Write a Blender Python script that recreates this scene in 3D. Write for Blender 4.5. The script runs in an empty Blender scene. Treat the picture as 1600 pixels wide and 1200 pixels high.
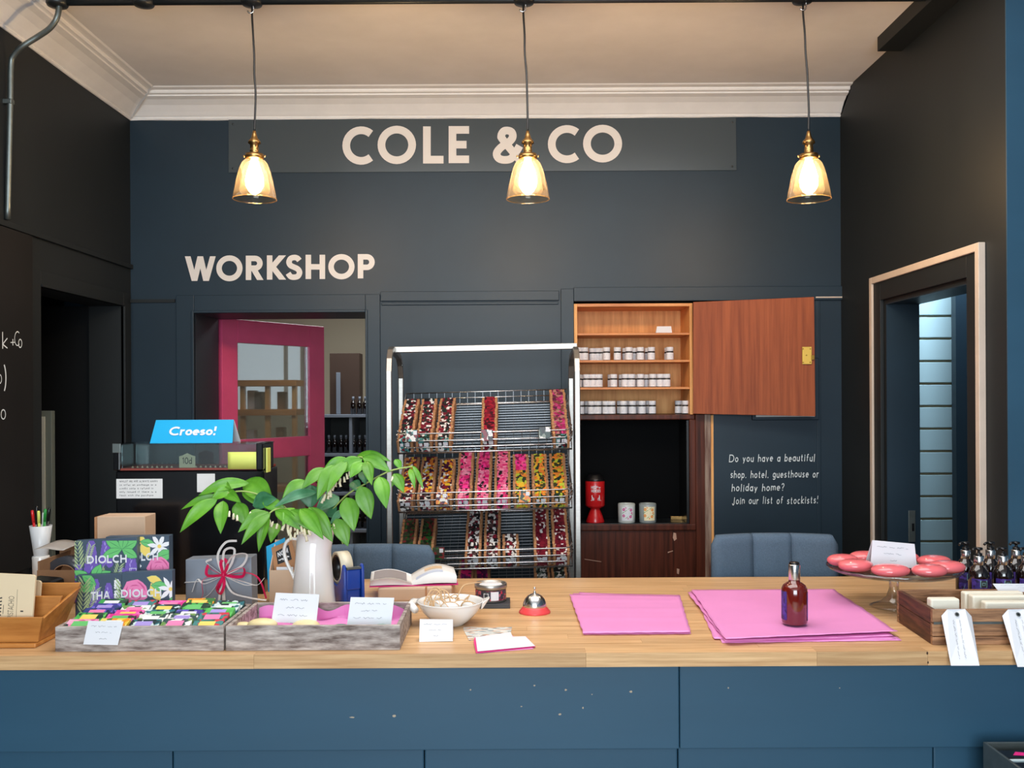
import bpy, math, random
from mathutils import Vector, Matrix
random.seed(7)
sc = bpy.context.scene
COL = sc.collection
pi = math.pi
# ---------------- camera ----------------
F, CX, HY, ZC, ROLL = 1500.0, 800.0, 620.0, 1.55, math.radians(0.3)
cam_d = bpy.data.cameras.new('camera'); cam = bpy.data.objects.new('camera', cam_d); COL.objects.link(cam)
cam_d.sensor_width = 36; cam_d.lens = F / 1600 * 36; cam_d.shift_y = (HY - 600) / 1600
cam.location = (0, 0, ZC); cam.rotation_euler = (pi / 2, ROLL, 0); cam_d.clip_start = 0.05
sc.camera = cam
# ---------------- world, light, exposure ----------------
w = bpy.data.worlds.new('world'); sc.world = w; w.use_nodes = True
w.node_tree.nodes['Background'].inputs[0].default_value = (0.62, 0.78, 1.0, 1)
w.node_tree.nodes['Background'].inputs[1].default_value = 1.0
def area(name, loc, rot, sx, sy, power, col):
    d = bpy.data.lights.new(name, 'AREA'); d.shape = 'RECTANGLE'; d.size = sx; d.size_y = sy; d.energy = power; d.color = col
    o = bpy.data.objects.new(name, d); o.location = loc; o.rotation_euler = rot; COL.objects.link(o); return o
area('shop_window_daylight', (-0.1, -2.45, 1.75), (pi / 2, 0, 0), 2.6, 2.1, 175, (0.84, 0.94, 1.0))
area('added_worktop_fill', (0.1, 2.15, 2.86), (0, 0, 0), 2.2, 1.5, 45, (1.0, 0.975, 0.95))  # added fill above the frame to brighten the worktop, no known shop lamp
area('side_room_daylight', (1.76, 3.83, 2.45), (math.radians(45), 0, 0), 0.24, 0.2, 22, (0.80, 0.92, 1.0))
area('back_room_daylight', (-0.9, 6.2, 2.6), (0, 0, 0), 1.2, 1.0, 26, (0.92, 0.96, 1.0))
sc.view_settings.view_transform = 'Standard'; sc.view_settings.look = 'None'
sc.view_settings.exposure = 0.0; sc.view_settings.gamma = 1; sc.view_settings.use_curve_mapping = False
sc.cycles.use_denoising = True; sc.cycles.max_bounces = 8; sc.cycles.transparent_max_bounces = 16
sc.cycles.caustics_reflective = False; sc.cycles.caustics_refractive = False; sc.cycles.sample_clamp_indirect = 4
# ---------------- pixel helpers ----------------
def P(px, py, Y):
    dx, dy = px - CX, py - HY
    c, s = math.cos(ROLL), math.sin(ROLL)
    return Vector(((dx * c - dy * s) * Y / F, Y, ZC - (dx * s + dy * c) * Y / F))
ZT = 0.97
def C(px, py, z=ZT):
    dx, dy = px - CX, py - HY
    c, s = math.cos(ROLL), math.sin(ROLL)
    Y = (ZC - z) * F / (dx * s + dy * c)
    return Vector(((dx * c - dy * s) * Y / F, Y, z))
# ---------------- materials ----------------
def lin(c):
    r = []
    for x in c[:3]:
        x = x / 255.0; r.append(x / 12.92 if x <= 0.04045 else ((x + 0.055) / 1.055) ** 2.4)
    return (*r, 1)
MATS = {}
def mat(name, col, rough=0.6, metal=0.0, var=0.0, scale=8.0, bump=0.0, stretch=(1, 1, 1), spec=0.5, col2=None, emit=0, rnd=0.0, coat=0, trans=0):
    if name in MATS: return MATS[name]
    m = bpy.data.materials.new(name); m.use_nodes = True; nt = m.node_tree; N = nt.nodes; L = nt.links
    b = N['Principled BSDF']; b.inputs['Roughness'].default_value = rough; b.inputs['Metallic'].default_value = metal
    b.inputs['Specular IOR Level'].default_value = spec; b.inputs['Coat Weight'].default_value = coat
    b.inputs['Transmission Weight'].default_value = trans
    c = lin(col); b.inputs['Base Color'].default_value = c
    if var or bump or col2 is not None:
        tc = N.new('ShaderNodeTexCoord'); mp = N.new('ShaderNodeMapping'); mp.inputs['Scale'].default_value = stretch
        L.new(tc.outputs['Object'], mp.inputs['Vector'])
        nz = N.new('ShaderNodeTexNoise'); nz.inputs['Scale'].default_value = scale; nz.inputs['Detail'].default_value = 5; nz.inputs['Roughness'].default_value = 0.6
        L.new(mp.outputs[0], nz.inputs['Vector'])
        rp = N.new('ShaderNodeValToRGB'); rp.color_ramp.elements[0].position = 0.33; rp.color_ramp.elements[1].position = 0.68
        c2 = lin(col2) if col2 is not None else c
        k = var
        rp.color_ramp.elements[0].color = (c2[0] * (1 - k), c2[1] * (1 - k), c2[2] * (1 - k), 1)
        rp.color_ramp.elements[1].color = (min(1, c[0] * (1 + k)), min(1, c[1] * (1 + k)), min(1, c[2] * (1 + k)), 1)
        L.new(nz.outputs['Fac'], rp.inputs['Fac']); out = rp.outputs['Color']
        if rnd:
            oi = N.new('ShaderNodeObjectInfo'); mr = N.new('ShaderNodeMapRange'); mr.inputs['To Min'].default_value = 1 - rnd; mr.inputs['To Max'].default_value = 1 + rnd
            L.new(oi.outputs['Random'], mr.inputs['Value'])
            add = N.new('ShaderNodeVectorMath'); add.operation = 'ADD'; L.new(tc.outputs['Object'], add.inputs[0])
            sc_ = N.new('ShaderNodeMath'); sc_.operation = 'MULTIPLY'; sc_.inputs[1].default_value = 17; L.new(oi.outputs['Random'], sc_.inputs[0])
            L.new(sc_.outputs[0], add.inputs[1]); L.new(add.outputs[0], mp.inputs['Vector'])
            hs = N.new('ShaderNodeHueSaturation'); L.new(mr.outputs[0], hs.inputs['Value']); L.new(out, hs.inputs['Color']); out = hs.outputs[0]
        L.new(out, b.inputs['Base Color'])
        if bump:
            bp = N.new('ShaderNodeBump'); bp.inputs['Strength'].default_value = bump; bp.inputs['Distance'].default_value = 0.002
            L.new(nz.outputs['Fac'], bp.inputs['Height']); L.new(bp.outputs[0], b.inputs['Normal'])
    if emit: b.inputs['Emission Color'].default_value = c; b.inputs['Emission Strength'].default_value = emit
    MATS[name] = m; return m
def printmat(name, cols, scale=60, rough=0.4, stretch=(1, 1, 1)):
    """printed paper: cells of several inks"""
    if name in MATS: return MATS[name]
    m = bpy.data.materials.new(name); m.use_nodes = True; nt = m.node_tree; N = nt.nodes; L = nt.links
    b = N['Principled BSDF']; b.inputs['Roughness'].default_value = rough
    tc = N.new('ShaderNodeTexCoord'); mp = N.new('ShaderNodeMapping'); mp.inputs['Scale'].default_value = stretch
    oi = N.new('ShaderNodeObjectInfo'); add = N.new('ShaderNodeVectorMath'); add.operation = 'ADD'
    L.new(tc.outputs['Object'], add.inputs[0]); L.new(oi.outputs['Random'], add.inputs[1]); L.new(add.outputs[0], mp.inputs['Vector'])
    vo = N.new('ShaderNodeTexVoronoi'); vo.inputs['Scale'].default_value = scale; L.new(mp.outputs[0], vo.inputs['Vector'])
    sp = N.new('ShaderNodeSeparateColor'); L.new(vo.outputs['Color'], sp.inputs[0])
    rp = N.new('ShaderNodeValToRGB'); rp.color_ramp.interpolation = 'CONSTANT'
    n = len(cols); e = rp.color_ramp.elements; e[0].position = 0; e[0].color = lin(cols[0]); e[1].position = 1 / n; e[1].color = lin(cols[1])
    for i in range(2, n): x = e.new(i / n); x.color = lin(cols[i])
    L.new(sp.outputs[0], rp.inputs['Fac']); L.new(rp.outputs[0], b.inputs['Base Color'])
    MATS[name] = m; return m
def thin_glass(name, tint, refl=0.5, rough=0.02, glow=0):
    m = bpy.data.materials.new(name); m.use_nodes = True; nt = m.node_tree; N = nt.nodes; L = nt.links
    for n in list(N):
        if n.type == 'BSDF_PRINCIPLED': N.remove(n)
    out = N['Material Output']; tr = N.new('ShaderNodeBsdfTransparent'); tr.inputs[0].default_value = (*tint, 1)
    gl = N.new('ShaderNodeBsdfGlossy'); gl.inputs['Roughness'].default_value = rough
    if glow:
        ts = N.new('ShaderNodeBsdfTranslucent'); ts.inputs[0].default_value = (1, .72, .42, 1); m0 = N.new('ShaderNodeMixShader'); m0.inputs[0].default_value = glow
        L.new(tr.outputs[0], m0.inputs[1]); L.new(ts.outputs[0], m0.inputs[2]); tr = m0
    lw = N.new('ShaderNodeLayerWeight'); lw.inputs[0].default_value = refl; mx = N.new('ShaderNodeMixShader')
    mt = N.new('ShaderNodeMath'); mt.operation = 'MULTIPLY_ADD'; mt.inputs[1].default_value = 0.6; mt.inputs[2].default_value = 0.03
    L.new(lw.outputs['Fresnel'], mt.inputs[0])
    L.new(mt.outputs[0], mx.inputs[0]); L.new(tr.outputs[0], mx.inputs[1]); L.new(gl.outputs[0], mx.inputs[2]); L.new(mx.outputs[0], out.inputs[0])
    MATS[name] = m; return m
PAINT = mat('blue_black_paint', (26, 44, 57), 0.45, var=0.07, scale=5, bump=0.06, spec=0.4)
PAINT_DK = mat('charcoal_paint', (30, 34, 36), 0.55, var=0.06, scale=4, bump=0.08, spec=0.3)
PAINT_CT = mat('counter_blue_paint', (43, 79, 102), 0.42, var=0.07, scale=3, bump=0.05, stretch=(0.3, 1, 1.5), spec=0.4)
PAINT_BK = mat('black_paint', (20, 22, 24), 0.45, var=0.06, scale=6, spec=0.3)
BLACKBOARD = mat('chalkboard_black', (26, 25, 25), 0.7, var=0.15, scale=3, spec=0.2)
PLASTER = mat('ceiling_plaster', (240, 238, 238), 0.85, var=0.05, scale=3, bump=0.15, spec=0.2)
CORNICE = mat('cornice_white', (242, 241, 240), 0.6, var=0.03, scale=9, bump=0.1)
OAK = mat('oak_stave', (216, 178, 132), 0.38, var=0.05, scale=9, stretch=(0.5, 14, 14), col2=(188, 144, 98), rnd=0.11, spec=0.4)
PINE = mat('pine', (242, 180, 112), 0.5, var=0.06, scale=5, stretch=(9, 9, 0.7), col2=(222, 150, 84), spec=0.3)
PINEH = mat('pine_shelf', (222, 150, 84), 0.45, var=0.06, scale=5, stretch=(0.7, 9, 9), col2=(196, 118, 60))
MAHO = mat('sapele_veneer', (160, 84, 46), 0.5, var=0.05, scale=7, stretch=(9, 9, 0.35), col2=(132, 64, 34), spec=0.2)
MAHD = mat('dark_mahogany', (92, 46, 32), 0.35, var=0.1, scale=6, stretch=(10, 10, 0.4), col2=(56, 28, 20), spec=0.2)
WEAR = mat('worn_wood', (150, 128, 112), 0.6, var=0.1, scale=9, stretch=(6, 6, 0.6), col2=(96, 58, 46))
STEEL = mat('brushed_steel', (168, 165, 160), 0.36, 0.9, var=0.06, scale=20, stretch=(1, 1, 8))
CHROME = mat('chrome_wire', (220, 220, 220), 0.22, 1.0)
GALV = mat('galvanised_steel', (120, 128, 126), 0.4, 0.85, var=0.1, scale=30)
DKMET = mat('dark_steel', (70, 74, 76), 0.4, 0.8)
BRASS = mat('aged_brass', (170, 135, 85), 0.3, 1.0, var=0.1, scale=30)
GOLD = mat('bright_brass', (176, 140, 62), 0.4, 0.8)
CREAM = mat('cream_vinyl', (226, 220, 214), 0.5)
CREAMTRIM = mat('cream_trim_paint', (205, 188, 172), 0.55, var=0.05, scale=10)
WHITE = mat('white_card', (224, 225, 230), 0.6)
PAPER = mat('paper', (225, 224, 222), 0.7)
CHALK = mat('white_chalk_pen', (222, 228, 230), 0.7)
INK = mat('faint_ink', (150, 152, 160), 0.7)
INKD = mat('dark_ink', (45, 42, 42), 0.7)
BLACK = mat('black_plastic', (18, 18, 20), 0.3)
BLKGLOSS = mat('black_enamel', (14, 15, 18), 0.16, var=0.2, scale=12, bump=0.25)
KRAFT = mat('kraft_card', (202, 172, 145), 0.7, var=0.03, scale=20)
KRAFTD = mat('kraft_bar', (178, 128, 88), 0.7, var=0.05, scale=30)
CARDB = mat('cardboard', (150, 112, 80), 0.75, var=0.1, scale=10)
CERAM = mat('white_ceramic', (236, 234, 230), 0.14, coat=0.4)
PINKP = mat('pink_tissue', (226, 142, 200), 0.55, var=0.03, scale=6)
PINKD = mat('hot_pink', (226, 40, 130), 0.4)
REDR = mat('crimson_ribbon', (205, 22, 80), 0.3)
REDP = mat('red_plastic', (200, 28, 32), 0.3, coat=0.3)
CORAL = mat('red_bell_base', (222, 72, 76), 0.35)
BLUEP = mat('blue_plastic', (24, 66, 160), 0.25, coat=0.3)
CYAN = mat('cyan_card', (20, 168, 222), 0.45)
YEL = mat('yellow_sticky', (214, 222, 110), 0.6)
BUFF = mat('buff_card', (226, 205, 170), 0.6)
GREYBOX = mat('grey_card', (128, 136, 148), 0.55)
RIBW = mat('white_ribbon', (222, 218, 215), 0.4)
TRAYW = mat('limewashed_wood', (186, 176, 170), 0.7, var=0.12, scale=14, stretch=(1.2, 6, 6), col2=(104, 88, 82), bump=0.4)
CRATEW = mat('crate_wood', (172, 128, 92), 0.6, var=0.1, scale=10, stretch=(1, 12, 12), col2=(104, 70, 48), bump=0.4)
CRATED = mat('crate_dark_wood', (104, 62, 42), 0.6, var=0.12, scale=10, stretch=(10, 1, 10), col2=(62, 36, 26), bump=0.4)
BAMBOO = mat('honey_wood', (196, 134, 68), 0.42, var=0.05, scale=6, stretch=(1, 8, 8), col2=(170, 106, 46))
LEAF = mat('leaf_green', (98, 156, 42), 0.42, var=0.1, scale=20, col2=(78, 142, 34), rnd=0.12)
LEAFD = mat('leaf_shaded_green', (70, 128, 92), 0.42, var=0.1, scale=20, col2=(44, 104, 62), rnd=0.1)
STEM = mat('stem_green', (150, 176, 92), 0.5)
PETAL = mat('cream_petal', (236, 230, 196), 0.5)
FABRIC = mat('blue_grey_fabric', (84, 102, 120), 0.9, var=0.14, scale=260, bump=0.5, spec=0.2)
SOAPP = mat('pink_soap', (232, 112, 118), 0.2, coat=0.5)
SOAPY = mat('cream_soap', (226, 210, 160), 0.4)
SOAPG = mat('green_soap', (70, 138, 112), 0.4)
SOAPW = mat('white_soap', (240, 234, 216), 0.4)
MAGENTA = mat('magenta_door_paint', (228, 84, 128), 0.3, var=0.06, scale=6, coat=0.3)
SLAT = mat('pale_blue_slat', (150, 178, 188), 0.5, var=0.02)
SLATG = mat('slat_groove', (150, 140, 110), 0.5)
AMBER = mat('amber_liquid_bottle', (98, 22, 14), 0.08, coat=1.0, spec=0.6)
PURPLE = printmat('purple_label', [(60, 40, 120), (80, 60, 150), (40, 30, 80), (60, 50, 130)], 120)
MESHW = mat('wire_grey', (120, 122, 126), 0.35, 0.9)
DKGLASS = mat('dark_bottle_glass', (22, 13, 12), 0.08, coat=1.0)
SHADE = thin_glass('amber_glass', (1.0, 0.88, 0.70), 0.2, glow=0.05)
CLEAR = thin_glass('clear_glass', (0.97, 0.98, 0.98), 0.45)
TEAL = thin_glass('teal_glass', (0.80, 0.88, 0.88), 0.45)
PANE = thin_glass('door_pane', (0.86, 0.9, 0.9), 0.5)
PORCH = mat('opal_back_room_wall', (206, 196, 172), 0.8)
SKYPANE = mat('sky_lit_pane', (226, 236, 245), 0.5, emit=0.9)
BULB = mat('bulb_glow', (255, 222, 176), 0.5, emit=185)
SLATE = mat('slate', (52, 54, 58), 0.6, var=0.1)
FLOORW = mat('floor_boards', (172, 158, 142), 0.5, var=0.1, scale=6, stretch=(8, 0.6, 1))
# ---------------- mesh builder ----------------
WM = {}
def thing(name, label, cat, loc, rotz=0, group=None):
    o = bpy.data.objects.new(name, None); o.empty_display_size = 0.05; COL.objects.link(o)
    o.location = loc; o.rotation_euler = (0, 0, rotz)
    o['label'] = label; o['category'] = cat
    if group: o['group'] = group
    WM[o.name] = Matrix.Translation(Vector(loc)) @ Matrix.Rotation(rotz, 4, 'Z'); return o
class MB:
    def __init__(s, T=None): s.v = []; s.f = []; s.m = []; s.sm = []; s.T = T
    def add(s, vs, fs, mi=0, sm=False):
        n = len(s.v)
        for v in vs: v = Vector(v); s.v.append(s.T @ v if s.T else v)
        for f in fs: s.f.append([i + n for i in f]); s.m.append(mi); s.sm.append(sm)
    def box(s, x0, y0, z0, x1, y1, z1, mi=0):
        s.add([(x0, y0, z0), (x1, y0, z0), (x1, y1, z0), (x0, y1, z0), (x0, y0, z1), (x1, y0, z1), (x1, y1, z1), (x0, y1, z1)],
              [(0, 3, 2, 1), (4, 5, 6, 7), (0, 1, 5, 4), (1, 2, 6, 5), (2, 3, 7, 6), (3, 0, 4, 7)], mi)
    def hexa(s, b, t, mi=0):   # b, t: 4 points each (ccw from above)
        s.add(list(b) + list(t), [(0, 3, 2, 1), (4, 5, 6, 7), (0, 1, 5, 4), (1, 2, 6, 5), (2, 3, 7, 6), (3, 0, 4, 7)], mi)
    def tube(s, pts, r, n=8, closed=False, mi=0, flat=1.0):
        pts = [Vector(p) for p in pts]; k = len(pts); vs = []; up = None
        for i, p in enumerate(pts):
            a = pts[(i - 1) % k] if (closed or i > 0) else p; b = pts[(i + 1) % k] if (closed or i < k - 1) else p
            d = (b - a).normalized() if (b - a).length > 1e-9 else Vector((0, 0, 1))
            if up is None:
                up = Vector((0, 0, 1)) if abs(d.z) < 0.9 else Vector((0, 1, 0))
            u = (up - d * up.dot(d)); u = u.normalized() if u.length > 1e-6 else d.orthogonal().normalized()
            up = u; q = d.cross(u); rr = r[i] if isinstance(r, (list, tuple)) else r
            for j in range(n):
                t = 2 * pi * j / n + (pi / n if n == 4 else 0); vs.append(p + u * (rr * flat * math.cos(t)) + q * (rr * math.sin(t)))
        fs = []
        for i in range(k if closed else k - 1):
            for j in range(n):
                a = i * n + j; b = i * n + (j + 1) % n; c = ((i + 1) % k) * n + (j + 1) % n; d = ((i + 1) % k) * n + j
                fs.append((a, b, c, d))
        if not closed: fs.append(tuple(range(n - 1, -1, -1))); fs.append(tuple((k - 1) * n + j for j in range(n)))
        s.add(vs, fs, mi, n > 4)
    def lathe(s, prof, n=24, c=(0, 0, 0), mi=0, sx=1, sy=1, a0=0, a1=2 * pi):
        full = abs(a1 - a0 - 2 * pi) < 1e-6; cols = n if full else n + 1; vs = []
        for r, z in prof:
            for j in range(cols):
                t = a0 + (a1 - a0) * j / n; vs.append((c[0] + r * sx * math.cos(t), c[1] + r * sy * math.sin(t), c[2] + z))
        fs = []
        for i in range(len(prof) - 1):
            for j in range(n):
                a = i * cols + j; b = i * cols + (j + 1) % cols
                fs.append((a, b, b + cols, a + cols))
        s.add(vs, fs, mi, True)
    def poly(s, pts, fn, mi=0):   # 2-D polygon through a mapping
        s.add([fn(u, v) for u, v in pts], [tuple(range(len(pts)))], mi)
    def slab(s, pts, fn, th, nrm, mi=0):
        n = len(pts); nr = Vector(nrm) * th; a = [fn(u, v) for u, v in pts]
        s.add(a + [p + nr for p in a], [tuple(range(n))[::-1], tuple(range(n, 2 * n))] + [(i, (i + 1) % n, n + (i + 1) % n, n + i) for i in range(n)], mi)
    def grid(s, fn, nu, nv, mi=0, sm=True):
        s.add([fn(i / nu, j / nv) for j in range(nv + 1) for i in range(nu + 1)],
              [(j * (nu + 1) + i, j * (nu + 1) + i + 1, (j + 1) * (nu + 1) + i + 1, (j + 1) * (nu + 1) + i) for j in range(nv) for i in range(nu)], mi, sm)
    def ell(s, c, rx, ry, rz, n=16, m=8, mi=0, e=1.0):
        pr = []
        for i in range(m + 1):
            t = -pi / 2 + pi * i / m; pr.append((max(abs(math.cos(t)), 1e-4) ** e, math.sin(t)))
        vs = []; fs = []
        for r, z in pr:
            for j in range(n): a = 2 * pi * j / n; vs.append((c[0] + rx * r * math.cos(a), c[1] + ry * r * math.sin(a), c[2] + rz * z))
        for i in range(m):
            for j in range(n): a = i * n + j; b = i * n + (j + 1) % n; fs.append((a, b, b + n, a + n))
        s.add(vs, fs, mi, True)
    def rib(s, pts, w, fn, mi=0, closed=False, cap='s'):   # flat ribbon of width w along 2-D pts
        q = []
        for p in pts:
            if not q or (abs(p[0] - q[-1][0]) + abs(p[1] - q[-1][1])) > 1e-6: q.append(tuple(p))
        if closed and len(q) > 1 and abs(q[0][0] - q[-1][0]) + abs(q[0][1] - q[-1][1]) < 1e-6: q.pop()
        k = len(q)
        if k < 2: return
        if cap == 's' and not closed:
            def ext(a, b): d = math.hypot(a[0] - b[0], a[1] - b[1]) or 1; return (a[0] + (a[0] - b[0]) / d * w / 2, a[1] + (a[1] - b[1]) / d * w / 2)
            q[0], q[-1] = ext(q[0], q[1]), ext(q[-1], q[-2])
        vs = []
        for i, p in enumerate(q):
            a = q[(i - 1) % k] if (closed or i > 0) else None; b = q[(i + 1) % k] if (closed or i < k - 1) else None
            def nr(a, b): d = math.hypot(b[0] - a[0], b[1] - a[1]) or 1; return (-(b[1] - a[1]) / d, (b[0] - a[0]) / d)
            if a is None: n_ = nr(p, b)
            elif b is None: n_ = nr(a, p)
            else:
                n1, n2 = nr(a, p), nr(p, b); sx, sy = n1[0] + n2[0], n1[1] + n2[1]; l = math.hypot(sx, sy) or 1
                cs = max(0.5, l / 2); n_ = (sx / l / cs, sy / l / cs)
            vs += [fn(p[0] + n_[0] * w / 2, p[1] + n_[1] * w / 2), fn(p[0] - n_[0] * w / 2, p[1] - n_[1] * w / 2)]
        m = k if closed else k - 1
        s.add(vs, [(2 * i, 2 * i + 1, (2 * i + 3) % (2 * k), (2 * i + 2) % (2 * k)) for i in range(m)], mi)
    def build(s, name, mats, parent=None, loc=None, bevel=0, sub=0, kind=None, label=None, cat=None, group=None, solid=0):
        me = bpy.data.meshes.new(name)
        if parent is not None: W = WM[parent.name].inverted()
        elif loc is not None: W = Matrix.Translation(-Vector(loc))
        else: W = None
        me.from_pydata([tuple(W @ v) if W else tuple(v) for v in s.v], [], s.f)
        ms = mats if isinstance(mats, (list, tuple)) else [mats]
        for m in ms: me.materials.append(m)
        me.polygons.foreach_set('material_index', s.m); me.polygons.foreach_set('use_smooth', s.sm); me.update()
        o = bpy.data.objects.new(name, me); COL.objects.link(o)
        if parent is not None: o.parent = parent; WM[o.name] = WM[parent.name]
        else:
            if loc is not None: o.location = loc
            WM[o.name] = Matrix.Translation(Vector(loc)) if loc is not None else Matrix()
        if bevel:
            b = o.modifiers.new('bevel', 'BEVEL'); b.width = bevel; b.segments = 2; b.limit_method = 'ANGLE'
        if sub: b = o.modifiers.new('sub', 'SUBSURF'); b.levels = b.render_levels = sub
        if solid: b = o.modifiers.new('solid', 'SOLIDIFY'); b.thickness = solid
        if kind: o['kind'] = kind
        if label: o['label'] = label
        if cat: o['category'] = cat
        if group: o['group'] = group
        return o
def copytree(o, loc=None, rot=None, parent=None, label=None, group=None, scale=None):
    c = o.copy(); COL.objects.link(c)
    if parent is not None: c.parent = parent
    for ch in o.children: copytree(ch, parent=c)
    if loc is not None: c.location = loc
    if rot is not None: c.rotation_euler = rot
    if scale is not None: c.scale = scale
    if label: c['label'] = label
    if group: c['group'] = group
    return c
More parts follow.
